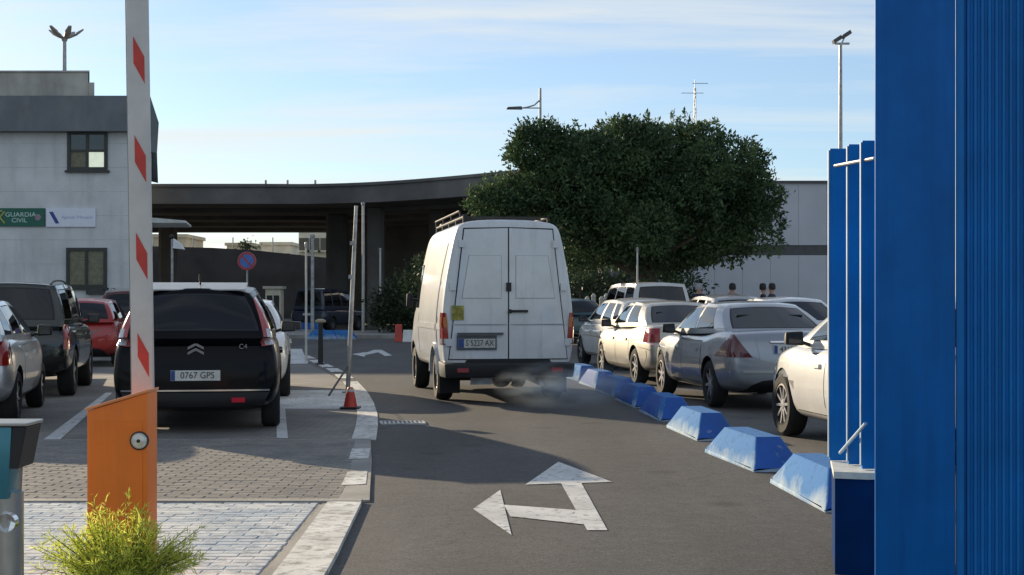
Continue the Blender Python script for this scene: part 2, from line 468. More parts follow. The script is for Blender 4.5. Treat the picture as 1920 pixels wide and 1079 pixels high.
full_w = MB(); paver_geo(full_w, 0, 0, PW, 0.024); me_w = full_w.mesh("paver", m_pw)
full_g = MB(); paver_geo(full_g, 0, 0, PW, 0.022); me_g = full_g.mesh("paver", m_pg)
def edge_x(y): return pl_pts([(5,-1.27),(8,-1.30),(10.25,-1.34),(10.4,-1.22),(11.3,-1.26),(13,-1.40),(15.1,-1.60)], y)
def pl_pts(pts, t):
    for (a_, va), (b_, vb) in zip(pts, pts[1:]):
        if t <= b_: return va + (vb-va)*(t-a_)/(b_-a_)
    return pts[-1][1]
rest_w, rest_g = MB(), MB(); cand = []
row = 0; y = 5.2
while y < 14.9:
    if 10.20 < y < 10.42: y = 10.43
    ex = edge_x(y); off = (row % 2)*PW/2; x = -7.4 + off
    white = y < 10.2
    while x < ex - 0.03:
        w = min(PW, ex - x)
        seen = y > 7.5 and abs(x+PW/2)/y < 0.355
        if seen and w > 0.19: cand.append((y, x, white))
        else: paver_geo(rest_w if white else rest_g, x, y, w, (0.024 if white else 0.022) + random.uniform(-0.0012,0.0012))
        x += PW
    y += PD; row += 1
cand.sort()
for i, (y, x, white) in enumerate(cand):
    if i < 295:
        o_ = link("paver", me_w if white else me_g, pv_bed, (x, y, random.uniform(-0.0015,0.0015))); o_.rotation_euler = (random.uniform(-0.006,0.006), random.uniform(-0.004,0.004), random.uniform(-0.008,0.008))
    else: paver_geo(rest_w if white else rest_g, x, y, PW, (0.024 if white else 0.022) + random.uniform(-0.0012,0.0012))
for mb_, m_ in ((rest_w, m_pw), (rest_g, m_pg)):
    o_ = mb_.build("pavers", m_, pv_bed); o_["kind"] = "stuff"
pb_ = MB().prism([(-7.45,10.2),(-1.36,10.2),(-1.33,8),(-1.30,5.2),(-7.45,5.2)][::-1], 0.0185, 0.0212).build('painted_joint', m_pw, pv_bed)
struct(MB().box(-7.5, -1.05, 10.27, 10.39, 0.012, 0.036).build("slab_edging", m_conc))
struct(MB().prism([(-1.20,2),(-1.20,6.5),(-1.23,8.2),(-1.28,10.25),(-1.045,10.25),(-0.97,8.2),(-0.93,6.5),(-0.90,2)][::-1], 0.0, 0.034).build("kerb", m_kerbwhite))
strip("kerb_concrete", [(-1.12,10.42),(-1.20,11.3),(-1.33,12.8),(-1.47,14.2),(-1.56,15.1)], 0.23, m_conc, 0.0205)
# beyond the bay line the same paving, too far off to tell the blocks apart
def brick_ground():
    m = bpy.data.materials.new("far_paving"); m.use_nodes = True; nt = m.node_tree; b = nt.nodes["Principled BSDF"]
    g = nt.nodes.new("ShaderNodeNewGeometry"); br = nt.nodes.new("ShaderNodeTexBrick")
    br.inputs["Scale"].default_value = 1.0; br.inputs["Brick Width"].default_value = 0.2; br.inputs["Row Height"].default_value = 0.1; br.inputs["Mortar Size"].default_value = 0.006
    br.inputs["Color1"].default_value = (0.20,0.19,0.18,1); br.inputs["Color2"].default_value = (0.26,0.245,0.225,1); br.inputs["Mortar"].default_value = (0.14,0.13,0.115,1)
    nt.links.new(g.outputs["Position"], br.inputs["Vector"])
    n = nt.nodes.new("ShaderNodeTexNoise"); n.inputs["Scale"].default_value = 0.8; n.inputs["Detail"].default_value = 6; nt.links.new(g.outputs["Position"], n.inputs["Vector"])
    r = nt.nodes.new("ShaderNodeValToRGB"); r.color_ramp.elements[0].position = 0.35; r.color_ramp.elements[0].color = (0.66,0.66,0.66,1); r.color_ramp.elements[1].position = 0.65; r.color_ramp.elements[1].color = (1.05,1.03,1,1)
    nt.links.new(n.outputs["Fac"], r.inputs[0])
    mx = nt.nodes.new("ShaderNodeMix"); mx.data_type = 'RGBA'; mx.blend_type = 'MULTIPLY'; mx.inputs["Factor"].default_value = 1
    nt.links.new(br.outputs["Color"], mx.inputs["A"]); nt.links.new(r.outputs[0], mx.inputs["B"]); nt.links.new(mx.outputs["Result"], b.inputs["Base Color"])
    b.inputs["Roughness"].default_value = 0.9
    return m
struct(MB().sheet([(-1.60,15.06),(-1.80,18),(-1.98,20),(-2.3,22),(-2.7,24.5),(-3.2,27),(-3.8,30),(-4.5,33),(-6.8,44),(-14,46),(-22,46),(-22,15.06)], 0.0062).build("car_park_paving", brick_ground()))
struct(MB().prism([(-1.232,2),(-1.252,6.5),(-1.292,8.2),(-1.312,10.25),(-1.285,10.25),(-1.235,8.2),(-1.205,6.5),(-1.205,2)][::-1], 0.011, 0.0225).build("gutter", m_conc))
# blocks and strip along the edge of the lane
marking("kerb_marking", [[(640,916),(686,914),(689,889),(652,890)]], m_kerbwhite, 0.0245)
marking("kerb_marking", [[(654,866),(691,865),(695,845),(660,846)]], m_kerbwhite, 0.0245)
strip("kerb_strip", [(ground_at(*p).x, ground_at(*p).y) for p in ((682,827),(688,800),(689,778),(684,757),(673,735),(657,717))], 0.25, m_kerbwhite, 0.0135)
for seg in (((651,711),(640,703)),((632,698),(622,692)),((615,689),(604,684)),((598,681),(588,676)),((582,673),(570,668)),((562,664),(546,657))):
    strip("kerb_strip", [(ground_at(*p).x, ground_at(*p).y) for p in seg], 0.25, m_kerbwhite, 0.0135)
# bay lines and hatched white boxes
marking("bay_marking", [[(531,768),(689,768),(671,733),(529,733)]], m_white)
marking("bay_marking", [[(519,824),(540,824),(531,733),(517,733)]], m_white, 0.0112)
marking("bay_marking", [[(70,830),(690,828),(690,825),(70,826.5)]], m_thin, 0.0074)
marking("bay_marking", [[(82,826),(113,826),(211,738),(198,738)]], m_white, 0.0112)
marking("bay_marking", [[(532,683),(577,683),(566,655),(532,655)]], m_white)
# arrows
marking("arrow_marking", [[(985,911),(1148,906),(1047,868)], [(1101,997),(1139,997),(1090,907.7),(1052,908.9)],
        [(957,971),(1094.5,986),(1080,959),(944,949)], [(887,957),(959,1006),(938,921)]], m_white)
marking("arrow_marking", [[(660,665),(684,670),(686,661)], [(684,667),(698,664),(701,657),(685,662.5)], [(698,664),(709,661.5),(716,657),(701,657)], [(709,661.5),(722,668.5),(735,667.5),(716,657)]], m_white)

# gully grate by the kerb
gr = thing("drain_grate", "dark cast iron drain grate set in the lane beside the white kerb strip", "drain", (-1.27, 17.15, 0.005), R(7))
MB().box(-0.24,0.24,-0.19,0.19,0.0,0.008).build("pit", m_black, gr)
fr = MB()
for a in ((-0.26,0.26,-0.21,-0.18),(-0.26,0.26,0.18,0.21),(-0.26,-0.23,-0.18,0.18),(0.23,0.26,-0.18,0.18)): fr.box(a[0],a[1],a[2],a[3],0,0.018)
fr.build("frame", m_galv, gr)
bar_me = MB().box(-0.012,0.012,-0.18,0.18,0.009,0.016).mesh("bar", m_galv)
for i in range(9): link("bar", bar_me, gr, (-0.2 + i*0.05, 0, 0))

# raised pavements beyond
struct(MB().prism([(-30,57),(-3,57),(-2.0,60),(-2.0,66),(-30,66)], 0, 0.13).build("pavement", m_conc))
struct(MB().prism([(2.2,42.6),(26,42.6),(26,58),(2.2,58)], 0, 0.15).build("pavement", m_conc))

# ================================================================== LEFT OFFICE BUILDING
def office():
    Y = 60.0
    m_wall = mat("pale_render", (0.64, 0.66, 0.67), 0.85, var=0.10, vscale=0.5, bump=0.25, bscale=9, world_space=True)
    m_band = mat("slate_fascia", (0.12, 0.135, 0.15), 0.6, var=0.12, vscale=0.8)
    m_roof = mat("roof_block", (0.44, 0.43, 0.39), 0.9, var=0.15, vscale=0.8)
    m_frame = mat("dark_window_frame", (0.025, 0.03, 0.03), 0.4)
    m_pane = mat("window_pane", (0.02, 0.024, 0.026), 0.05, spec=0.9, var=0.3)
    m_blind = mat("window_blind", (0.20, 0.19, 0.13), 0.8, var=0.15, vscale=6)
    m_sky_pane = mat("sky_reflection_pane", (0.7, 0.72, 0.6), 0.6, emit=(0.85, 0.95, 0.75, 0.35))  # glowing pale pane: the sky's reflection put into its colour and emission
    streaks(m_wall, (0.30,0.30,0.29), 0.45, (2.2,2.2,0.25), 0.5, 0.8); streaks(m_band, (0.20,0.20,0.19), 0.5, (2.5,2.5,0.4), 0.5, 0.8); streaks(m_roof, (0.2,0.19,0.17), 0.6, (2,2,0.4), 0.45, 0.8)
    xr = at(284, Y)
    t = thing("office_building", "pale two storey office building with a dark slate roof band", "building", (xr, Y, 0))
    zb, zt = hz(249, Y), hz(181, Y)
    wall = MB().prism([(-22,0),(0,0),(-3.5,14),(-22,14)], 0, zb + 0.3).build("wall", m_wall, t)
    # shallow joints between the facing slabs
    jm = MB()
    for k in range(1, 9): jm.box(-21.9, -0.05, -0.006, 0.02, k*0.98, k*0.98 + 0.025)
    jm.build("joint", mat("facing_joint", (0.52, 0.54, 0.55), 0.9), wall)
    ov = 0.55
    MB().hexa([(-22.5,-ov,zb),(0.0,-ov,zb),(-3.6,14.5,zb),(-22.5,14.5,zb)], [(-22.5,-0.2,zt),(-0.05,-0.2,zt),(-3.6,14,zt),(-22.5,14,zt)]).build("roof_band", m_band, t)
    MB().hexa([(0.01,-ov,hz(286,Y)),(0.36,-ov,hz(290,Y)),(-3.2,14.5,hz(290,Y)),(-3.59,14.5,hz(286,Y))],
              [(0.01,-0.25,zt-0.02),(0.36,-0.25,hz(232,Y)),(-3.2,14,hz(232,Y)),(-3.59,14,zt-0.02)]).build("roof_band", m_band, t)
    xa_, xb_ = at(152,Y)-xr, at(164,Y)-xr
    def slant(x, y): return ((x + xr)*(Y + y)/(Y + 1.0) - xr, y)
    rb = MB().prism([(-30,1),slant(xa_,1),slant(xa_,9),(-30,9)], zt-0.1, hz(136,Y+1)).prism([slant(xa_+0.01,1),slant(xb_,1),slant(xb_,9),slant(xa_+0.01,9)], zt-0.1, hz(155,Y+1)).build("roof_block", m_roof, t)
    MB().prism([(-30,0.94),slant(xa_+0.06,0.94),slant(xa_+0.06,9.05),(-30,9.05)], hz(136,Y+1)+0.003, hz(133,Y+1)).build("coping", m_roof, rb)
    for (x0, x1, y0, y1, kind) in ((127,202,247,320,'four'),(125,201,465,540,'two'),(-180,-105,247,320,'four'),(-180,-105,465,540,'two')):
        X0, X1, Z1, Z0 = at(x0,Y)-xr, at(x1,Y)-xr, hz(y0,Y), hz(y1,Y)
        w = MB()
        f = 0.13
        w.box(X0,X1,-0.09,0.02,Z0,Z0+f).box(X0,X1,-0.09,0.02,Z1-f,Z1).box(X0,X0+f,-0.09,0.02,Z0+f,Z1-f).box(X1-f,X1,-0.09,0.02,Z0+f,Z1-f)
        xm, zm = (X0+X1)/2, (Z0+Z1)/2
        w.box(xm-0.06,xm+0.06,-0.07,0.02,Z0+f,Z1-f)
        if kind == 'four':
            for a, b2 in ((X0+f, xm-0.06), (xm+0.06, X1-f)): w.box(a,b2,-0.068,0.02,zm-0.05,zm+0.05)
        wo = w.build("window", m_frame, t)
        rows = ((Z0+f, zm-0.05), (zm+0.05, Z1-f)) if kind == 'four' else ((Z0+f, Z1-f-0.32), (Z1-f-0.30, Z1-f))
        for ci, (a, b2) in enumerate(((X0+f, xm-0.06), (xm+0.06, X1-f))):
            for ri, (za, zb2) in enumerate(rows):
                mm = m_pane if kind == 'four' else m_blind
                if kind == 'four' and ri == 0 and ci == 0: mm = m_blind
                if kind == 'four' and ri == 0 and ci == 1: mm = m_sky_pane
                MB().box(a, b2, -0.035, 0.0, za, zb2).build("pane", mm, wo)
        MB().box(X0-0.08,X1+0.08,-0.16,-0.002,Z0-0.09,Z0-0.003).build("sill", m_frame, wo)
    u = MB().box(at(165,Y)-xr, at(197,Y)-xr, -0.3, 0, hz(553,Y), hz(542,Y)).build("vent_box", m_frame, t)
    # small white canopy over the side door
    cy = 8.0
    MB().hexa([(-0.78,3,hz(418,63)),(0.76,3,hz(418,63)),(0.1,7,hz(418,63)),(-1.78,7,hz(418,63))],
              [(-0.78,3,hz(408,63)),(0.72,3,hz(414,63)),(0.1,7,hz(414,63)),(-1.78,7,hz(408,63))]).build("canopy", mat("white_canopy", (0.78,0.78,0.74), 0.5), t)
    # signs on the wall
    m_green = mat("green_sign", (0.005, 0.11, 0.075), 0.45, var=0.05)
    m_wsign = mat("white_sign", (0.72, 0.76, 0.86), 0.45, var=0.03)
    m_sl = mat("sign_letter", (0.55, 0.75, 0.7), 0.5); m_em = mat("sign_emblem", (0.45, 0.48, 0.12), 0.5)
    m_blue = mat("sign_blue", (0.03, 0.06, 0.28), 0.5); m_grey = mat("sign_grey_blue", (0.40, 0.46, 0.66), 0.5)
    z0, z1 = hz(425,Y), hz(391,Y)
    zc_ = (z0+z1)/2
    s = thing("wall_sign", "green sign with pale lettering and crossed emblem on the office wall", "sign", (at(30,Y), Y-0.06, zc_))
    MB().box(at(-20,Y)-at(30,Y), at(85,Y)-at(30,Y), -0.04, 0.05, z0-zc_, z1-zc_).build("panel", m_green, s)
    k = 1/46.17
    text_part("lettering", "GUARDIA", 0.25, m_sl, s, (0.22, -0.045, 0.1), sx=1.15); text_part("lettering", "CIVIL", 0.25, m_sl, s, (0.17, -0.045, -0.13), sx=1.1)
    e = MB()
    for sg in (-1, 1):
        a, b2 = Vector((-0.62 - 0.20*sg, -0.048, 0.23)), Vector((-0.62 + 0.20*sg, -0.048 - 0.004*sg, -0.25))
        e.tube(a, b2, 0.035, 0.03, 6)
    e.tube((-0.72,-0.047,0.25),(-0.52,-0.047,0.25),0.03,0.03,6)
    e.build("emblem", m_em, s)
    MB().lathe([(0.001,0),(0.13,0),(0.13,0.015),(0.001,0.015)], 16, 'Y', (0.92,-0.056,0.0)).build("crest", mat("crest_mauve", (0.28,0.22,0.26),0.6), s)
    s2 = thing("wall_sign", "white sign with a slanted dark blue mark beside the green sign", "sign", (at(133,Y), Y-0.06, zc_))
    MB().box(at(88,Y)-at(133,Y), at(180,Y)-at(133,Y), -0.04, 0.05, z0-zc_-0.02, z1-zc_).build("panel", m_wsign, s2)
    def px(x, y): return ((x-133)/46.17, (408-y)/46.17)
    q = [px(93.5,398), px(100.5,397.5), px(112.5,419), px(106,420)]
    MB().add([(x,-0.052,z) for x,z in q] + [(x,-0.041,z) for x,z in q], [(0,1,2,3),(7,6,5,4),(0,4,5,1),(1,5,6,2),(2,6,7,3),(3,7,4,0)]).build("logo", m_blue, s2)
    text_part("lettering", "Agencia Tributaria", 0.17, m_grey, s2, (0.28, -0.045, 0.0))
office()

# ================================================================== ELEVATED ROAD
def curve_pts(pts, n):
    out = []
    for i in range(len(pts)-1):
        p0 = Vector(pts[max(i-1,0)]); p1 = Vector(pts[i]); p2 = Vector(pts[i+1]); p3 = Vector(pts[min(i+2,len(pts)-1)])
        for k in range(n):
            t = k/n
            out.append(0.5*((2*p1)+(p2-p0)*t+(2*p0-5*p1+4*p2-p3)*t*t+(3*p1-p0-3*p2+p3)*t**3))
    out.append(Vector(pts[-1])); return out
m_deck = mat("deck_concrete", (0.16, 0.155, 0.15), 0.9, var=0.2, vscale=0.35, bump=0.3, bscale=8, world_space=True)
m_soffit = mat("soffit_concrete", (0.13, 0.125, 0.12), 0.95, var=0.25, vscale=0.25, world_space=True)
front = curve_pts([(-40,77),(-26,76),(at(450,75.8),75.8),(at(600,75.8),75.8),(at(750,73.6),73.6),(at(960,68),68),(at(1150,62),62),(at(1270,58),58)], 6)
fa = thing("overpass", "long dark concrete overpass curving across behind the office and the tree", "bridge", (0, 75, 0))
ZS, ZT = 6.5, 7.46
def ribbon_solid(fr_, depth_front, depth_back, z0, z1, oy=75):
    mb = MB()
    a = [Vector((p.x, p.y + depth_front - oy)) for p in fr_]; b = [Vector((p.x, p.y + depth_back - oy)) for p in fr_]
    n = len(a); vs_ = []
    for i in range(n): vs_ += [(a[i].x,a[i].y,z0),(b[i].x,b[i].y,z0),(b[i].x,b[i].y,z1),(a[i].x,a[i].y,z1)]
    fs = []
    for i in range(n-1):
        o = 4*i
        for j in range(4): fs.append((o+j, o+(j+1)%4, o+4+(j+1)%4, o+4+j))
    fs += [(3,2,1,0),(4*n-4,4*n-3,4*n-2,4*n-1)]
    return mb.add(vs_, fs)
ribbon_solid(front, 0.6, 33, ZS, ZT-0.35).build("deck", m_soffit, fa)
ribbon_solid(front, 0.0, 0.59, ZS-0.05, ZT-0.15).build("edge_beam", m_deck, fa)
ribbon_solid(front, -0.12, 0.45, ZT-0.146, ZT).build("coping", m_deck, fa)
for i, (bx, by) in enumerate(((-16,88),(-8,100),(2,86),(12,78))):
    ribbon_solid([p for p in front], 5+i*7, 5.9+i*7, ZS-0.22, ZS-0.01).build("girder", m_soffit, fa)
def pier(x0, x1, Y, zt=ZS-0.03):
    xc, w = (at(x0,Y)+at(x1,Y))/2, (at(x1,Y)-at(x0,Y))
    p = MB().prism([(xc-w/2+0.2,Y-75-0.6),(xc+w/2-0.2,Y-75-0.6),(xc+w/2,Y-75-0.4),(xc+w/2,Y-75+0.4),(xc+w/2-0.2,Y-75+0.6),(xc-w/2+0.2,Y-75+0.6),(xc-w/2,Y-75+0.4),(xc-w/2,Y-75-0.4)], 0, zt)
    p.build("pier", m_deck, fa)
pier(613, 652, 86); pier(690, 721, 80); pier(805, 835, 82); pier(300, 330, 96); pier(1120,1150,72)
# parapet posts of lamps on the deck edge
for px_ in (497, 538, 590):
    MB().tube((at(px_,75.9), 1.1, ZT-0.2), (at(px_,75.9), 1.1, ZT+0.22), 0.06).build("parapet_post", m_galv, fa)

# ramp behind, under the bridge
rm = thing("ramp", "low dark concrete ramp crossing behind the overpass piers", "ramp", (0,125,0))
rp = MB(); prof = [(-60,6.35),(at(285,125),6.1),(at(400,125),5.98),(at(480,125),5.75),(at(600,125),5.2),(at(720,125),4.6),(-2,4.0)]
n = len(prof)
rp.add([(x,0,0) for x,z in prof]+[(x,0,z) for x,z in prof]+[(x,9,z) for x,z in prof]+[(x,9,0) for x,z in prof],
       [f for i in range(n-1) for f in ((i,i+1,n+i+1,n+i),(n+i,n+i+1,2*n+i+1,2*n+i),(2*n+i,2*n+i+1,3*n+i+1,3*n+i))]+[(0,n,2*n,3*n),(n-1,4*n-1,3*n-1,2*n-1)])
rp.build("ramp_wall", mat("ramp_concrete",(0.055,0.05,0.048),0.95,var=0.2,vscale=0.4,world_space=True), rm)  # very dark concrete tone over the whole ramp
for i in range(9):
    x = -34 + i*3.4
    MB().tube((x,1,5),(x,1,6.9),0.05).build("railing_post", m_galv, rm)

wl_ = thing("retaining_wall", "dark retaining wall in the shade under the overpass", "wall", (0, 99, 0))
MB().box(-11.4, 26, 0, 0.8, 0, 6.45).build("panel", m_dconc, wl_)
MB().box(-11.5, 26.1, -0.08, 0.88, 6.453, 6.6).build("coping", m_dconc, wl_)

# ================================================================== FAR BUILDINGS
m_cream = mat("cream_render", (0.80, 0.72, 0.55), 0.9, var=0.12, vscale=0.3, world_space=True)
m_ochre = mat("ochre_render", (0.62, 0.54, 0.38), 0.9, var=0.12, vscale=0.3, world_space=True)
m_fwin = mat("far_window", (0.10, 0.085, 0.06), 0.3)
def far_building(x0, x1, top, Y, m, cols, label):
    X0, X1, Z = at(x0,Y), at(x1,Y), hz(top,Y)
    t = thing("far_building", label, "building", ((X0+X1)/2, Y, 0)); w = (X1-X0)/2
    MB().box(-w, w, 0, 12, 0, Z).build("wall", m, t)
    MB().box(-w-0.3, w+0.3, -0.3, 12.3, Z+0.003, Z+0.5).build("roof", m, t)
    for r_ in range(4):
        for c in range(cols):
            xx = -w + (c+0.5)*2*w/cols; zz = Z - 2.2 - r_*3.0
            if zz < 1: continue
            wo = MB().box(xx-0.65,xx+0.65,-0.08,0.02,zz-0.85,zz+0.85).build("window", m_fwin, t)
            MB().box(xx-0.9,xx+0.9,-0.9,-0.081,zz-1.05,zz-0.86).build("balcony", m, wo)
far_building(285, 348, 446, 210, m_ochre, 3, "small ochre block seen far under the overpass")
far_building(560, 640, 428, 200, m_cream, 4, "cream apartment block seen under the overpass beside its pier")
far_building(490, 545, 460, 240, m_cream, 3, "low cream block far beyond the ramp")
far_building(425, 472, 461, 260, m_ochre, 2, "narrow ochre block far beyond the ramp")

# ================================================================== WHITE WAREHOUSE, RIGHT
def warehouse():
    Y = 80.0
    m_w = mat("warehouse_panel", (0.50, 0.52, 0.57), 0.55, var=0.05, vscale=0.4, world_space=True)
    m_d = mat("warehouse_band", (0.07, 0.07, 0.08), 0.5)
    X0, X1 = at(1235,Y), at(1760,Y)
    t = thing("warehouse", "pale flat roofed warehouse with a dark band behind the tree", "building", (X0, Y, 0))
    L = X1-X0; Z = hz(344,Y); z1, z0 = hz(460,Y), hz(479,Y)
    npan = 10
    for i in range(npan):
        a, b2 = L*i/npan, L*(i+1)/npan - 0.012
        MB().box(a,b2,0,10,z1+0.002,Z).build("panel", m_w, t)
        MB().box(a,b2,0,10,0,z0-0.002).build("panel", m_w, t)
    MB().box(0.0,L,0.05,9.9,z0,z1).build("window_band", m_d, t)
    MB().box(-0.1,L+0.1,-0.15,10.1,Z+0.002,hz(339.5,Y)).build("coping", m_d, t)
    # rooftop aerial mast
    a = thing("aerial_mast", "thin lattice aerial mast with crossbars above the tree", "aerial", (at(1303,86), 86, Z-0.3))
    H = hz(150,86)-(Z-0.3)
    mb = MB()
    for dx, dy in ((-0.14,-0.1),(0.14,-0.1),(0,0.14)): mb.tube((dx,dy,0),(dx*0.3,dy*0.3,H*0.93),0.022,0.018,6)
    for i in range(14):
        z = H*0.93*i/14; f = 1-0.7*i/14; g = 1-0.7*(i+1)/14; s = -1 if i % 2 else 1
        mb.tube((-0.14*s*f,-0.1*f,z),(0.14*s*g,-0.1*g,z+H*0.066),0.012,None,5)
    mb.tube((0,0,H*0.9),(0,0,H),0.02,None,6)
    mb.build("mast", m_galv, a)
    for zz, x0, x1 in ((hz(157,86)-Z+0.3,-0.15,0.75),(hz(175,86)-Z+0.3,-0.8,0.5)):
        c = MB().tube((x0,0.0,zz),(x1,0.0,zz),0.016,None,6)
        for i in range(5): c.tube((x0+(x1-x0)*(i+0.5)/5,-0.22,zz+0.03),(x0+(x1-x0)*(i+0.5)/5,0.22,zz+0.03),0.009,None,5)
        c.build("crossbar", m_galv, a)
warehouse()

# ================================================================== VEHICLES
def lerp(a, b, t): return a + (b - a) * t
def pl(pts, t):
    if t <= pts[0][0]: return pts[0][1]
    for (a, va), (b, vb) in zip(pts, pts[1:]):
        if t <= b: return lerp(va, vb, (t-a)/(b-a) if b > a else 0)
    return pts[-1][1]

WHEELS = {}
def wheel_meshes(r, w, style):
    k = (round(r,3), round(w,3), style)
    if k in WHEELS: return WHEELS[k]
    ri = r*0.66 if style != 'steel' else r*0.60
    ty = MB().lathe([(ri,-w/2+0.012),(ri+0.01,-w/2),(r-0.035,-w/2-0.004),(r-0.008,-w/2+0.018),(r,-w/2+0.045),(r,w/2-0.045),(r-0.008,w/2-0.018),(r-0.035,w/2+0.004),(ri+0.01,w/2),(ri,w/2-0.012)], 28, 'X')
    tm = ty.mesh("tyre", m_rubber, smooth=True, angle=35)
    rm_ = MB()
    rm_.lathe([(ri+0.002,-w/2+0.005),(ri+0.006,w/2-0.008),(ri-0.014,w/2-0.004),(ri-0.02,w/2-0.03),(ri-0.03,0.0),(0.02,-0.01)], 28, 'X', mi=1)
    if style == 'steel':
        rm_.lathe([(0.001,w/2-0.03),(ri*0.35,w/2-0.025),(ri*0.5,w/2-0.045),(ri*0.85,w/2-0.03),(ri-0.01,w/2-0.012)], 20, 'X')
    else:
        ns = {'five':5, 'seven':7, 'ten':10}[style]; sw = ri*(0.26 if ns == 5 else 0.18 if ns == 7 else 0.12)
        for i in range(ns):
            t = 2*math.pi*i/ns + 0.3; c, s = math.cos(t), math.sin(t)
            def P(rad, off, x): return (x, rad*c - off*s, rad*s + off*c)
            b = [P(0.05,-sw*0.7,w/2-0.055),P(0.05,sw*0.7,w/2-0.055),P(ri-0.006,sw*0.5,w/2-0.05),P(ri-0.006,-sw*0.5,w/2-0.05)]
            tt = [P(0.05,-sw*0.6,w/2-0.02),P(0.05,sw*0.6,w/2-0.02),P(ri-0.006,sw*0.45,w/2-0.012),P(ri-0.006,-sw*0.45,w/2-0.012)]
            rm_.hexa(b, tt)
        rm_.lathe([(0.001,w/2-0.014),(0.05,w/2-0.016),(0.06,w/2-0.05)], 14, 'X')
    mm = rm_.mesh("rim", [m_steelcap if style == 'steel' else m_alloy, m_black], smooth=True, angle=30)
    WHEELS[k] = (tm, mm); return WHEELS[k]

def add_wheel(root, x, y, r, w, style):
    tm, mm = wheel_meshes(r, w, style)
    e = link("wheel", None, root, (x, y, r)); e.rotation_euler = (random.uniform(0, 6), 0, 0 if x > 0 else math.pi)
    link("tyre", tm, e); link("rim", mm, e)

def subsurf_boolean(mb, mats, cutters, levels=2):
    me = mb.mesh("tmp", mats, merge=True)
    o = link("tmp_body", me)
    md = o.modifiers.new("s", 'SUBSURF'); md.levels = levels; md.render_levels = levels
    cs = []
    for c in cutters:
        co = link("tmp_cut", c.mesh("cut", mats, merge=True)); cs.append(co)
        b = o.modifiers.new("b", 'BOOLEAN'); b.object = co; b.operation = 'DIFFERENCE'; b.solver = 'EXACT'
    dg = bpy.context.evaluated_depsgraph_get(); dg.update()
    out = bpy.data.meshes.new_from_object(o.evaluated_get(dg), depsgraph=dg)
    for q in cs + [o]: bpy.data.objects.remove(q)
    return out

class Surf:
    """projects panels, lamps and plates on to a body shell"""
    def __init__(s, meshes):
        v, f = [], []
        s.yr = min(p.co.y for me in meshes for p in me.vertices) + 0.10
        for me in meshes:
            o = len(v); v += [p.co.copy() for p in me.vertices]; f += [tuple(i+o for i in p.vertices) for p in me.polygons]
        s.t = BVHTree.FromPolygons(v, f)
    def hit(s, p, d):
        d = Vector(d).normalized(); h = s.t.ray_cast(Vector(p) - d*4.0, d)
        return (h[0], h[1] if h[1].dot(d) < 0 else -h[1]) if h[0] is not None else (None, None)
    def patch(s, corners, d, off, name, m, parent, nu=6, nv=4, skirt=0.02, smooth=True, inset=None):
        """corners: 4 points (in order) of a quad, cast along d on to the shell; off = how far it stands proud"""
        c = [Vector((p[0], s.yr if p[1] == -5 and abs(d[0]) > 0.05 else p[1], p[2])) for p in corners]; dn = Vector(d).normalized(); pts = []
        for j in range(nv+1):
            for i in range(nu+1):
                u, w = i/nu, j/nv
                p = lerp(lerp(c[0], c[1], u), lerp(c[3], c[2], u), w)
                h, nn = s.hit(p, dn)
                if h is None: h, nn = p, -dn
                pts.append(h - dn*off*0.6 + nn*off*0.4)
        mb = MB(); W = nu+1; fs = []
        for j in range(nv):
            for i in range(nu): fs.append((j*W+i, j*W+i+1, (j+1)*W+i+1, (j+1)*W+i))
        base = len(pts); ring = [i for i in range(nu+1)] + [j*W+nu for j in range(1,nv+1)] + [nv*W+i for i in range(nu-1,-1,-1)] + [j*W for j in range(nv-1,0,-1)]
        for k in ring: pts.append(pts[k] + dn*skirt)
        n = len(ring)
        for k in range(n): fs.append((ring[k], ring[(k+1)%n], base+(k+1)%n, base+k))
        mb.add(pts, fs)
        return mb.build(name, m, parent, smooth=smooth, angle=35)

def seat_part(root, x, y, z, m):
    mb = MB()
    mb.hexa([(x-0.24,y-0.07,z-0.25),(x+0.24,y-0.07,z-0.25),(x+0.24,y+0.08,z-0.25),(x-0.24,y+0.08,z-0.25)],
            [(x-0.19,y-0.16,z+0.16),(x+0.19,y-0.16,z+0.16),(x+0.19,y-0.06,z+0.16),(x-0.19,y-0.06,z+0.16)])
    mb.hexa([(x-0.12,y-0.15,z+0.20),(x+0.12,y-0.15,z+0.20),(x+0.12,y-0.07,z+0.20),(x-0.12,y-0.07,z+0.20)],
            [(x-0.10,y-0.17,z+0.37),(x+0.10,y-0.17,z+0.37),(x+0.10,y-0.10,z+0.37),(x-0.10,y-0.10,z+0.37)])
    mb.tube((x-0.06,y-0.11,z+0.15),(x-0.06,y-0.11,z+0.21),0.008,None,6).tube((x+0.06,y-0.11,z+0.15),(x+0.06,y-0.11,z+0.21),0.008,None,6)
    mb.build("seat", m, root, bevel=0.03, smooth=True)

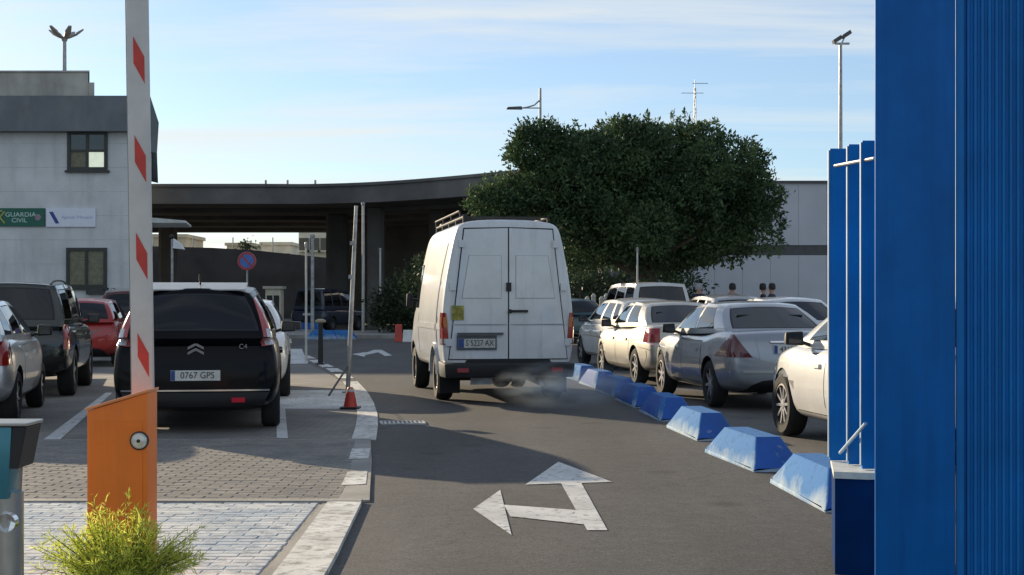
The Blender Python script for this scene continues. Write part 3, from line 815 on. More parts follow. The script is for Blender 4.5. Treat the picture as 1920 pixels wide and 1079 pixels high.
def car(name, label, cat, rear, yaw, spec, pm, group=None, front_to_us=False, style='five', rails=False, plate=None, glass_rear=None, detail=True):
    """rear = (x, y) of the middle of the end nearest the camera; yaw in degrees, positive turns the nose to the left"""
    L, W, H = spec['L'], spec['W']/2, spec['H']
    a = R(yaw)
    hd = Vector((-math.sin(a), math.cos(a)))
    c = Vector(rear) + hd*L/2
    root = thing(name, label, cat, (c.x, c.y, 0.004), a + (math.pi if front_to_us else 0), group)
    top, bot, wid = spec['top'], spec['bot'], spec['wid']
    st = sorted(set([round(t,4) for t in spec['st']]))
    body = MB(); ring_n = None; verts = []
    g = spec['gh']            # greenhouse: r0, r1, f1, f0 as fractions of L, zr0, zf0 belt heights
    r0, r1, f1, f0 = [(-L/2 + q*L) for q in g['y']]
    for t in st:
        y = -L/2 + t*L; zt, zb, w = pl(top,t), pl(bot,t), W*pl(wid,t); h = zt - zb
        half = [(0,zb),(w*0.80,zb),(w*0.95,zb+min(0.10,h*0.2)),(w*0.995,zb+h*0.34),(w,zb+h*0.58),(w*0.975,zb+h*0.84),(w*0.925,zt-0.012),(w*0.80,zt+0.006),(w*0.4,zt+0.022),(0,zt+0.03)]
        ring = [(x,y,z) for x,z in half] + [(-x,y,z) for x,z in half[-2:0:-1]]
        ring_n = len(ring); verts += ring
    faces, mi = [], []
    for i in range(len(st)-1):
        ymid = -L/2 + (st[i]+st[i+1])/2*L
        for j in range(ring_n):
            faces.append((i*ring_n+j, i*ring_n+(j+1)%ring_n, (i+1)*ring_n+(j+1)%ring_n, (i+1)*ring_n+j))
            m_ = 0
            if j in (7,8,9,10) and r0+0.12 < ymid < f0-0.12: m_ = 1
            if j in (0,ring_n-1): m_ = 2
            mi.append(m_)
    body.v = verts; body.f = faces; body.m = mi
    last = (len(st)-1)*ring_n
    body.f.append(tuple(range(ring_n-1,-1,-1))); body.m.append(0)
    body.f.append(tuple(range(last,last+ring_n))); body.m.append(0)
    mats = [pm, m_int, m_black]
    r, tw = spec['wr'], spec.get('tw', 0.20)
    ya, yf = -L/2 + spec['ra']*L, -L/2 + spec['fa']*L
    cuts = []
    for y in (ya, yf):
        for s in (-1, 1):
            x0, x1 = s*(W-0.30), s*(W+0.2)
            cu = MB().lathe([(0.0005,x0),(r+0.05,x0),(r+0.05,x1),(0.0005,x1)], 28, 'X', (0,y,r+0.01))
            cu.m = [2]*len(cu.f); cuts.append(cu)
    bme = subsurf_boolean(body, mats, cuts)
    bme.polygons.foreach_set("use_smooth", [True]*len(bme.polygons)); bme.set_sharp_from_angle(angle=R(38))
    # ---- greenhouse
    wb, wr = g['wb']/2, g['wr']/2
    zr0, zf0 = g['zb']; dr, df = g.get('drop', (0.05,0.04)); crown = g.get('crown', 0.035); bow_f, bow_r = g.get('bow', (0.10,0.06))
    zroof = H - crown
    def yr(v): return lerp(r0, r1, v) + g.get('rb', 0.0)*-4*v*(1-v)
    def yf_(v): return lerp(f0, f1, v)
    def zroof_u(u): return zroof - dr*max(0,(0.5-u)/0.5)**2 - df*max(0,(u-0.5)/0.5)**2
    def xe(u, v): return (lerp(wb, wr, v**1.15) + 0.03*4*v*(1-v)) * (1 - 0.07*abs(2*u-1)**4)
    def zz(u, v): return lerp(lerp(zr0, zf0, u), zroof_u(u), v)
    def side(s): return lambda u, v: (s*xe(u,v), lerp(yr(v), yf_(v), u), zz(u,v))
    def scr(u0):
        def f(u, v):
            e = 1-(2*u-1)**2
            return ((2*u-1)*xe(u0,v), (yf_(v) + bow_f*e) if u0 == 1 else (yr(v) - bow_r*e), zz(u0,v) + crown*e*v)
        return f
    def roof(u, t):
        e = 1-(2*u-1)**2
        return ((2*u-1)*xe(t,1.0), lerp(r1, f1, t) + bow_f*e*t**4 - bow_r*e*(1-t)**4, zroof_u(t) + crown*e)
    shell = MB(); panes = []
    def panel(P, rects, us, vs_, b):
        U = sorted(set([0,1]+us+[q for rc in rects for q in (rc[0],rc[0]+b[0],rc[1]-b[0],rc[1])]))
        V = sorted(set([0,1]+vs_+[q for rc in rects for q in (rc[2],rc[2]+b[1],rc[3]-b[1],rc[3])]))
        pm_ = [MB() for _ in rects]
        for i in range(len(U)-1):
            for j in range(len(V)-1):
                uc, vc = (U[i]+U[i+1])/2, (V[j]+V[j+1])/2
                q = [P(U[i],V[j]),P(U[i+1],V[j]),P(U[i+1],V[j+1]),P(U[i],V[j+1])]
                tgt, mi_ = shell, 0
                for k, rc in enumerate(rects):
                    if rc[0] < uc < rc[1] and rc[2] < vc < rc[3]:
                        mi_ = 2
                        if rc[0]+b[0] < uc < rc[1]-b[0] and rc[2]+b[1] < vc < rc[3]-b[1]: tgt, mi_ = pm_[k], 0
                tgt.add(q, [(0,1,2,3)], mi_)
        return pm_
    sw = g['win']
    gd = glass_rear or g_clear
    names = []
    for s in (-1, 1):
        for k, q in enumerate(panel(side(s), [(w0,w1,0.16,0.90) for w0,w1 in sw], [0.25,0.5,0.75], [0.08,0.3,0.5,0.7], (0.008,0.025))):
            names.append(("side_window", q, gd if (sw[k][1] < 0.6) else g_clear))
    for q in panel(scr(0), [g.get('rw', (0.07,0.93,0.16,0.90))], [i/10 for i in range(1,10)], [0.08,0.3,0.5,0.7], (0.02,0.03)): names.append(("rear_window", q, gd))
    for q in panel(scr(1), [(0.05,0.95,0.08,0.93)], [i/10 for i in range(1,10)], [0.3,0.5,0.7], (0.02,0.03)): names.append(("windscreen", q, g_clear))
    U = [i/10 for i in range(11)]
    for i in range(10):
        for j in range(10): shell.add([roof(U[i],U[j]),roof(U[i+1],U[j]),roof(U[i+1],U[j+1]),roof(U[i],U[j+1])], [(0,1,2,3)])
    gme = shell.mesh("cabin", mats, merge=True, bevel=0.018, smooth=True, angle=42)
    bo = link("body", bme, root)
    link("cabin_frame", gme, root)
    for nm, q, gm in names: q.build(nm, gm, root, merge=True, smooth=True, angle=60)
    S = Surf([bme, gme])
    for x in (-0.36*spec['W']/1.75, 0.36*spec['W']/1.75):
        seat_part(root, x, lerp(r0,f0,0.53), spec['belt']-0.02, m_int)
        seat_part(root, x, lerp(r0,f0,0.20), spec['belt']-0.06, m_int)
    for y in (ya, yf):
        for s in (-1, 1): add_wheel(root, s*(W-tw/2-0.025), y, r, tw, style)
    if not detail: 
        return root, S
    # doors: painted panels over a dark shut gap
    for s in (-1, 1):
        for d0, d1 in spec['doors']:
            y0, y1 = -L/2+d0*L, -L/2+d1*L; z0, z1 = pl(bot,0.5)+0.12, spec['belt']-0.055
            q = lambda e: [(s*2, y0-e, z0-e), (s*2, y1+e, z0-e), (s*2, y1+e, z1+e), (s*2, y0-e, z1+e)]
            d = S.patch(q(0), (-s,0,0), 0.005, "door", pm, root, 6, 6, 0.003)
            S.patch(q(0.010), (-s,0,0), 0.002, "door_gap", m_black, d, 6, 6, 0.002)
            yh = y0 + 0.12
            S.patch([(s*2,yh,z1-0.13),(s*2,yh+0.2,z1-0.13),(s*2,yh+0.2,z1-0.09),(s*2,yh,z1-0.09)], (-s,0,0), 0.03, "handle", spec.get('handle', pm), d, 4, 2, 0.028)
        # mirrors
        ym = f0 - g.get('mir', 0.55); zm = spec['belt'] + 0.09; xm = wb + 0.06
        mi_ = MB().hexa([(s*(xm),ym-0.05,zm-0.07),(s*(xm+0.19),ym-0.03,zm-0.06),(s*(xm+0.17),ym+0.10,zm-0.05),(s*(xm),ym+0.08,zm-0.06)],
                        [(s*(xm+0.01),ym-0.05,zm+0.08),(s*(xm+0.19),ym-0.03,zm+0.07),(s*(xm+0.16),ym+0.08,zm+0.06),(s*(xm+0.01),ym+0.07,zm+0.07)])
        mi_.hexa([(s*(xm-0.10),ym,zm-0.09),(s*(xm+0.02),ym,zm-0.05),(s*(xm+0.02),ym+0.04,zm-0.05),(s*(xm-0.10),ym+0.04,zm-0.09)],
                 [(s*(xm-0.10),ym,zm-0.05),(s*(xm+0.02),ym,zm-0.01),(s*(xm+0.02),ym+0.04,zm-0.01),(s*(xm-0.10),ym+0.04,zm-0.05)])
        mo = mi_.build("mirror", spec.get('mirror', m_black), root, bevel=0.02, smooth=True)
        MB().box(min(s*(xm+0.025),s*(xm+0.165)), max(s*(xm+0.025),s*(xm+0.165)), ym-0.062, ym-0.049, zm-0.045, zm+0.055).build("mirror_glass", mat("mirror_glass",(0.03,0.035,0.04),0.08), mo)
        # headlamps
        hz_ = spec.get('hl', 0.66)
        S.patch([(s*W*0.52,L,hz_-0.06),(s*W*0.98,L,hz_-0.03),(s*W*0.98,L,hz_+0.11),(s*W*0.56,L,hz_+0.04)], (0,-1,0), 0.008, "headlight", m_clear, root, 6, 3, 0.03)
    # front grille, plates
    S.patch([(-W*0.42,L,hz_-0.08),(W*0.42,L,hz_-0.08),(W*0.46,L,hz_+0.03),(-W*0.46,L,hz_+0.03)], (0,-1,0), 0.006, "grille", m_black, root, 6, 2, 0.02)
    S.patch([(-W*0.6,L,0.26),(W*0.6,L,0.26),(W*0.62,L,0.40),(-W*0.62,L,0.40)], (0,-1,0), 0.006, "air_intake", m_black, root, 6, 2, 0.02)
    fp = S.patch([(-0.26,L,0.42),(0.26,L,0.42),(0.26,L,0.53),(-0.26,L,0.53)], (0,-1,0), 0.025, "number_plate", m_plate, root, 2, 1, 0.02)
    zp = spec['pz']
    h, nn = S.hit((0,-L,zp), (0,1,0))
    pl_ = MB().box(-0.26,0.26,h.y-0.03,h.y+0.03,zp-0.055,zp+0.055).build("number_plate", m_plate, root)
    MB().box(-0.257,-0.215,h.y-0.0335,h.y-0.0302,zp-0.052,zp+0.052).build("plate_band", m_plateblue, pl_)
    if plate: text_part("plate_characters", plate, 0.098, m_ink, pl_, (0.02, h.y-0.0335, zp), ext=0.001, sx=0.92)
    if rails:
        for s in (-1, 1):
            ra = MB(); pts = []
            for i in range(9):
                t = 0.06+0.86*i/8; p = roof(0.5+0.5*s*0.86, t); e = 0.05*(1-abs(2*i/8-1)**6)
                pts.append((p[0],p[1],p[2]+e))
            ra.path(pts, 0.016, 6); ra.build("roof_rail", m_black if rails == 'black' else m_galv, root, smooth=True)
    return root, S

# ---- body forms -----------------------------------------------------------
ST = [0,0.012,0.035,0.08,0.14,0.22,0.32,0.42,0.52,0.62,0.70,0.76,0.83,0.90,0.95,0.98,0.993,1.0]
def form(kind, L, W, H, wr=0.31):
    f = dict(L=L, W=W, H=H, st=ST, wr=wr)
    k = H/1.45
    if kind == 'sedan':
        f.update(top=[(0,0.70),(0.012,0.93),(0.035,1.01),(0.14,1.03),(0.22,1.0),(0.30,0.955),(0.68,0.935),(0.76,0.945),(0.86,0.88),(0.94,0.80),(0.98,0.70),(1.0,0.55)],
                 bot=[(0,0.36),(0.03,0.27),(0.12,0.20),(0.85,0.19),(0.97,0.22),(1,0.30)], wid=[(0,0.80),(0.012,0.90),(0.05,0.955),(0.2,0.995),(0.5,1.0),(0.8,0.985),(0.93,0.92),(0.98,0.80),(1,0.66)],
                 gh=dict(y=(0.13,0.30,0.60,0.76), zb=(1.0,0.93), wb=W*0.88, wr=W*0.64, win=[(0.14,0.46),(0.49,0.90)], bow=(0.13,0.10), drop=(0.045,0.05)),
                 ra=0.22, fa=0.815, belt=0.93, pz=0.80, doors=[(0.30,0.52),(0.525,0.745)])
    elif kind == 'hatch':
        f.update(top=[(0,0.66),(0.012,0.88),(0.035,0.98),(0.10,1.01),(0.30,0.98),(0.68,0.95),(0.76,0.97),(0.86,0.92),(0.94,0.82),(0.98,0.70),(1.0,0.52)],
                 bot=[(0,0.38),(0.03,0.28),(0.12,0.20),(0.85,0.19),(0.97,0.22),(1,0.30)], wid=[(0,0.80),(0.012,0.90),(0.05,0.955),(0.2,0.995),(0.5,1.0),(0.8,0.985),(0.93,0.92),(0.98,0.80),(1,0.66)],
                 gh=dict(y=(0.015,0.13,0.60,0.79), zb=(0.97,0.94), wb=W*0.90, wr=W*0.66, win=[(0.06,0.20),(0.23,0.50),(0.53,0.90)], bow=(0.14,0.08), drop=(0.06,0.06), rb=0.05, crown=0.045),
                 ra=0.175, fa=0.82, belt=0.95, pz=0.72, doors=[(0.29,0.50),(0.505,0.755)])
    elif kind == 'suv':
        f.update(top=[(0,0.74),(0.012,0.98),(0.035,1.06),(0.10,1.08),(0.30,1.06),(0.68,1.05),(0.74,1.06),(0.86,1.03),(0.95,0.97),(0.985,0.80),(1.0,0.62)],
                 bot=[(0,0.46),(0.03,0.36),(0.12,0.28),(0.85,0.28),(0.97,0.32),(1,0.40)], wid=[(0,0.84),(0.012,0.93),(0.05,0.97),(0.2,0.995),(0.5,1.0),(0.8,0.99),(0.93,0.95),(0.98,0.85),(1,0.72)],
                 gh=dict(y=(0.012,0.055,0.62,0.755), zb=(1.05,1.04), wb=W*0.92, wr=W*0.76, win=[(0.03,0.25),(0.28,0.55),(0.58,0.92)], bow=(0.10,0.05), drop=(0.03,0.05), crown=0.04),
                 ra=0.19, fa=0.80, belt=1.05, pz=0.82, doors=[(0.28,0.50),(0.505,0.735)], hl=0.80, tw=0.23)
    elif kind == 'mpv':
        f.update(top=[(0,0.66),(0.010,0.92),(0.03,1.03),(0.10,1.06),(0.30,1.03),(0.68,1.0),(0.78,1.02),(0.87,0.94),(0.945,0.82),(0.98,0.70),(1.0,0.52)],
                 bot=[(0,0.40),(0.03,0.30),(0.12,0.21),(0.85,0.20),(0.97,0.23),(1,0.30)], wid=[(0,0.84),(0.010,0.925),(0.04,0.965),(0.2,0.995),(0.5,1.0),(0.8,0.985),(0.93,0.91),(0.98,0.78),(1,0.62)],
                 gh=dict(y=(0.008,0.075,0.58,0.84), zb=(1.02,0.98), wb=W*0.93, wr=W*0.66, win=[(0.05,0.22),(0.24,0.47),(0.49,0.74),(0.76,0.92)], bow=(0.16,0.07), drop=(0.07,0.08), rb=0.03, crown=0.05),
                 ra=0.19, fa=0.80, belt=1.0, pz=0.79, doors=[(0.27,0.48),(0.485,0.735)], hl=0.72)
    return f

p_silver = paint("silver_paint", (0.60, 0.61, 0.62), 0.5, 0.22)
p_silver2 = paint("pale_silver_paint", (0.50, 0.50, 0.50), 0.6, 0.22)
p_grey = paint("grey_silver_paint", (0.31, 0.33, 0.36), 0.5, 0.22)
p_white = paint("white_paint", (0.72, 0.71, 0.68), 0.0, 0.22)
p_white2 = paint("white_paint_aged", (0.62, 0.63, 0.62), 0.0, 0.26, 0.3)
p_black = paint("black_paint", (0.003, 0.0035, 0.006), 0.0, 0.25, 0.0)
for _n in ("Coat Weight",): p_black.node_tree.nodes["Principled BSDF"].inputs[_n].default_value = 0.08
p_black.node_tree.nodes["Principled BSDF"].inputs["Specular IOR Level"].default_value = 0.12
p_green = paint("dark_green_paint", (0.006, 0.014, 0.013), 0.1, 0.2, 0.02)
p_red = paint("red_paint", (0.35, 0.018, 0.014), 0.1, 0.3, 0.1)
p_maroon = paint("maroon_paint", (0.10, 0.02, 0.018), 0.2, 0.3, 0.12)
p_navy = paint("navy_paint", (0.012, 0.022, 0.05), 0.2, 0.3, 0.15)
p_teal = paint("teal_paint", (0.03, 0.09, 0.11), 0.2, 0.3, 0.15)
p_beige = paint("beige_silver_paint", (0.52, 0.49, 0.42), 0.5, 0.36)

# 1 black people carrier behind the barrier
c4 = form('mpv', 4.59, 1.83, 1.63, 0.325)
c4.update(pz=0.625, bot=[(0,0.30),(0.03,0.24),(0.12,0.20),(0.85,0.20),(0.97,0.23),(1,0.30)])
o, S = car("parked_car", "black people carrier parked behind the orange barrier box, seen from the rear", "car", (-3.39, 15.83), 9, c4, p_black, "cars in the left car park", plate="0767 GPS", glass_rear=g_dark)
for s in (-1, 1):
    # tall curved lamps along the rear pillars
    tl = S.patch([(s*0.70,-5,0.93),(s*0.90,-5,0.95),(s*0.79,-5,1.47),(s*0.70,-5,1.44)], (-s*0.45,1,0), 0.014, "tail_light", mat("pale_red_lens", (0.42,0.10,0.10), 0.15, coat=0.6), o, 5, 10, 0.03)
    S.patch([(s*0.74,-5,0.94),(s*0.86,-5,0.95),(s*0.82,-5,1.12),(s*0.74,-5,1.12)], (-s*0.45,1,0), 0.022, "lamp_lens", m_clear, tl, 4, 6, 0.01)
S.patch([(-0.78,-5,0.455),(0.78,-5,0.455),(0.78,-5,0.472),(-0.78,-5,0.472)], (0,1,0), 0.022, "chrome_strip", m_chrome, o, 14, 1, 0.02)
S.patch([(-0.70,-5,0.29),(0.70,-5,0.29),(0.78,-5,0.44),(-0.78,-5,0.44)], (0,1,0), 0.012, "bumper", m_black, o, 12, 4, 0.03)
S.patch([(0.38,-5,0.335),(0.52,-5,0.335),(0.52,-5,0.385),(0.38,-5,0.385)], (0,1,0), 0.03, "fog_light", mat("fog_lens", (0.65,0.02,0.05), 0.2, coat=0.5), o, 4, 2, 0.02)
S.patch([(-0.66,-5,0.50),(0.66,-5,0.50),(0.68,-5,1.02),(-0.68,-5,1.02)], (0,1,0), 0.008, "tailgate", p_black, o, 10, 6, 0.02)
h, _n = S.hit((0,-5,0.90), (0,1,0))
em = MB()
for k in range(2):
    z = 0.885 + k*0.055
    for s in (-1, 1):
        b_ = [(0,h.y-0.03,z+0.035),(s*0.085,h.y-0.03,z-0.012),(s*0.085,h.y-0.03,z-0.040),(0,h.y-0.03,z+0.004)]
        em.hexa(b_, [(x,y+0.02,zz_) for x,y,zz_ in b_])
em.build("emblem", mat("dull_badge",(0.22,0.22,0.24),0.35,0.6), o)
text_part("badge", "C4", 0.075, MATS["dull_badge"], o, (0.50, h.y-0.020, 0.93), ext=0.004)
wy = MB().path([(0,h.y+0.02,1.06),(-0.06,h.y+0.03,1.10),(-0.32,h.y+0.08,1.13)], 0.012, 6).build("rear_wiper", m_black, o)
MB().tube((0.02,-1.72,1.60),(0.02,-1.9,1.72),0.012,0.008,6).build("aerial", m_black, o)
sp = MB().hexa([(-0.52,-2.02,1.535),(0.52,-2.02,1.535),(0.54,-1.6,1.61),(-0.54,-1.6,1.61)],[(-0.52,-2.02,1.553),(0.52,-2.02,1.553),(0.54,-1.6,1.632),(-0.54,-1.6,1.632)]).build("spoiler", mat("roof_trim_silver",(0.5,0.5,0.48),0.35,0.4), o, bevel=0.01)

# 2 silver hatchback, left edge
f = form('hatch', 4.2, 1.76, 1.47)
o, S = car("parked_car", "silver hatchback with red rear lamps, cut by the left edge of the photo", "car", (-6.42, 16.3), 12, f, p_silver, "cars in the left car park", style='seven', glass_rear=g_dark)
for s in (-1, 1):
    S.patch([(s*0.58,-5,0.70),(s*0.90,-5,0.70),(s*0.88,-5,0.98),(s*0.62,-5,0.96)], (-s*0.35,1,0), 0.012, "tail_light", m_red, o, 6, 6, 0.03)
S.patch([(-0.7,-5,0.36),(0.7,-5,0.36),(0.7,-5,0.42),(-0.7,-5,0.42)], (0,1,0), 0.012, "bumper", m_black, o, 10, 2, 0.02)
S.patch([(-0.58,-5,0.56),(0.58,-5,0.56),(0.62,-5,0.95),(-0.62,-5,0.95)], (0,1,0), 0.006, "tailgate", p_silver, o, 10, 6, 0.02)

# 3 dark green off-roader
f = form('suv', 4.35, 1.80, 1.72, 0.36)
o, S = car("parked_car", "dark green off-roader with roof rails parked in front of the silver hatchback", "car", (-7.3, 21.35), 11, f, p_green, "cars in the left car park", style='five', rails='black', glass_rear=g_dark)
for s in (-1, 1):
    S.patch([(s*0.76,-5,0.72),(s*0.92,-5,0.72),(s*0.91,-5,1.08),(s*0.77,-5,1.08)], (-s*0.3,1,0), 0.014, "tail_light", m_red, o, 4, 6, 0.03)
S.patch([(-0.80,-5,0.42),(0.80,-5,0.42),(0.82,-5,0.62),(-0.82,-5,0.62)], (0,1,0), 0.03, "bumper", m_black, o, 10, 3, 0.04)
S.patch([(-0.70,-5,0.64),(0.70,-5,0.64),(0.72,-5,1.06),(-0.72,-5,1.06)], (0,1,0), 0.006, "tailgate", p_green, o, 10, 6, 0.02)

# 4 red hatchback farther back
f = form('hatch', 3.95, 1.70, 1.50, 0.30)
o, S = car("parked_car", "red hatchback parked beyond the dark green off-roader", "car", (at(148,31.7), 31.7), 9, f, p_red, "cars in the left car park", glass_rear=g_dark)
for s in (-1, 1): S.patch([(s*0.66,-5,0.78),(s*0.86,-5,0.78),(s*0.84,-5,1.05),(s*0.70,-5,1.05)], (-s*0.3,1,0), 0.014, "tail_light", m_red, o, 4, 6, 0.03)

# 5 maroon people carrier behind the red one
f = form('mpv', 4.5, 1.82, 1.76, 0.33)
o, S = car("parked_car", "maroon people carrier with pale roof rails behind the red hatchback", "car", (at(238,37.5), 37.5), 9, f, p_maroon, "cars in the left car park", rails='pale', glass_rear=g_dark)
for s in (-1, 1): S.patch([(s*0.70,-5,0.95),(s*0.88,-5,0.95),(s*0.80,-5,1.35),(s*0.70,-5,1.35)], (-s*0.4,1,0), 0.014, "tail_light", m_red, o, 4, 6, 0.03)

# 6 white hatchback nose to nose with the black one
f = form('hatch', 4.1, 1.74, 1.48)
o, S = car("parked_car", "white hatchback parked nose to nose with the black people carrier", "car", (-4.05, 21.3), 9, f, p_white, "cars in the left car park", front_to_us=True)
for s in (-1, 1): S.patch([(s*0.66,-5,0.78),(s*0.86,-5,0.78),(s*0.84,-5,1.05),(s*0.70,-5,1.05)], (-s*0.3,1,0), 0.014, "tail_light", m_red, o, 4, 6, 0.03)

# 7 white car at the right, cut by the gate
f = form('hatch', 4.3, 1.78, 1.47, 0.33)
o, S = car("parked_car", "white car with black mirror, half hidden by the blue gate", "car", (4.19, 12.25), 8, f, p_white, "cars queued along the blue and white blocks", style='ten')
for s in (-1, 1): S.patch([(s*0.58,-5,0.75),(s*0.88,-5,0.75),(s*0.86,-5,1.0),(s*0.62,-5,0.98)], (-s*0.35,1,0), 0.012, "tail_light", m_red, o, 6, 6, 0.03)

# 8 silver saloon with triangular lamps
f = form('sedan', 4.53, 1.75, 1.43, 0.315)
o, S = car("parked_car", "silver saloon with triangular dark red tail lamps beside the blue and white blocks", "car", (3.62, 19.0), 8, f, p_grey, "cars queued along the blue and white blocks", style='seven', plate="4318 CDN", glass_rear=g_dark)
for s in (-1, 1):
    S.patch([(s*0.50,-5,0.70),(s*1.10,-5,0.70),(s*0.82,-5,0.99),(s*0.76,-5,0.99)], (-s*0.42,1,0), 0.012, "tail_light", m_smoked, o, 8, 6, 0.03)
S.patch([(-0.44,-5,0.66),(0.44,-5,0.66),(0.50,-5,0.99),(-0.50,-5,0.99)], (0,1,0), 0.006, "boot_lid", p_grey, o, 10, 6, 0.02)
S.patch([(-0.80,-5,0.50),(0.80,-5,0.50),(0.80,-5,0.53),(-0.80,-5,0.53)], (0,1,0), 0.012, "bumper_strip", p_silver2, o, 12, 1, 0.02)
S.patch([(-0.30,-5,0.885),(0.30,-5,0.885),(0.30,-5,0.905),(-0.30,-5,0.905)], (0,1,0), 0.03, "boot_handle", m_chrome, o, 6, 1, 0.02)

# 9 pale beige silver saloon
f = form('sedan', 4.45, 1.74, 1.44)
o, S = car("parked_car", "pale beige silver saloon with a sunlit flank ahead of the silver saloon", "car", (3.08, 24.5), 9, f, p_beige, "cars queued along the blue and white blocks", style='seven', glass_rear=g_dark)
for s in (-1, 1): S.patch([(s*0.60,-5,0.74),(s*0.95,-5,0.74),(s*0.90,-5,0.97),(s*0.62,-5,0.97)], (-s*0.4,1,0), 0.012, "tail_light", m_red, o, 6, 6, 0.03)
S.patch([(-0.80,-5,0.36),(0.80,-5,0.36),(0.82,-5,0.60),(-0.82,-5,0.60)], (0,1,0), 0.010, "bumper", mat("bumper_grey",(0.16,0.16,0.16),0.6), o, 10, 3, 0.02)

# 10 white hatchback farther up
f = form('hatch', 4.15, 1.74, 1.50)
o, S = car("parked_car", "white hatchback just right of the van, ahead of the beige silver saloon", "car", (2.95, 30.0), 10, f, p_white2, "cars queued along the blue and white blocks")
for s in (-1, 1): S.patch([(s*0.66,-5,0.78),(s*0.86,-5,0.78),(s*0.84,-5,1.05),(s*0.70,-5,1.05)], (-s*0.3,1,0), 0.014, "tail_light", m_red, o, 4, 6, 0.03)

# 11..14 second rank
f = form('suv', 4.3, 1.80, 1.93, 0.32)
o, S = car("parked_car", "tall white multi purpose vehicle with dark tailgate glass under the tree", "car", (3.85, 37.5), 12, f, p_white2, "cars in the rank under the tree", style='steel', glass_rear=g_dark)
for s in (-1, 1): S.patch([(s*0.78,-5,0.85),(s*0.92,-5,0.85),(s*0.86,-5,1.45),(s*0.78,-5,1.45)], (-s*0.3,1,0), 0.014, "tail_light", m_red, o, 4, 8, 0.03)
f = form('hatch', 4.1, 1.74, 1.58)
o, S = car("parked_car", "pale silver hatchback in the second rank behind the silver saloon roof", "car", (4.95, 31.2), 8, f, p_silver2, "cars in the rank under the tree", glass_rear=g_dark)
for s in (-1, 1): S.patch([(s*0.66,-5,0.78),(s*0.86,-5,0.78),(s*0.84,-5,1.05),(s*0.70,-5,1.05)], (-s*0.3,1,0), 0.014, "tail_light", m_red, o, 4, 6, 0.03)
f = form('sedan', 4.5, 1.78, 1.51)
o, S = car("parked_car", "grey saloon in the second rank behind the white car by the gate", "car", (5.5, 26.4), 8, f, p_silver, "cars in the rank under the tree", glass_rear=g_dark)
for s in (-1, 1): S.patch([(s*0.60,-5,0.74),(s*0.95,-5,0.74),(s*0.90,-5,0.97),(s*0.62,-5,0.97)], (-s*0.4,1,0), 0.012, "tail_light", m_red, o, 6, 6, 0.03)
f = form('hatch', 4.1, 1.72, 1.55)
o, S = car("parked_car", "dark teal car far back just right of the van", "car", (at(1105,50), 50), 30, f, p_teal, "cars in the rank under the tree", glass_rear=g_dark)
# 15 dark van under the bridge
f = form('suv', 4.6, 1.9, 2.05, 0.34)
o, S = car("parked_car", "dark blue utility vehicle standing in the shade under the overpass", "car", (at(573,69), 69.5), -20, f, p_navy, None, style='steel', glass_rear=g_dark)

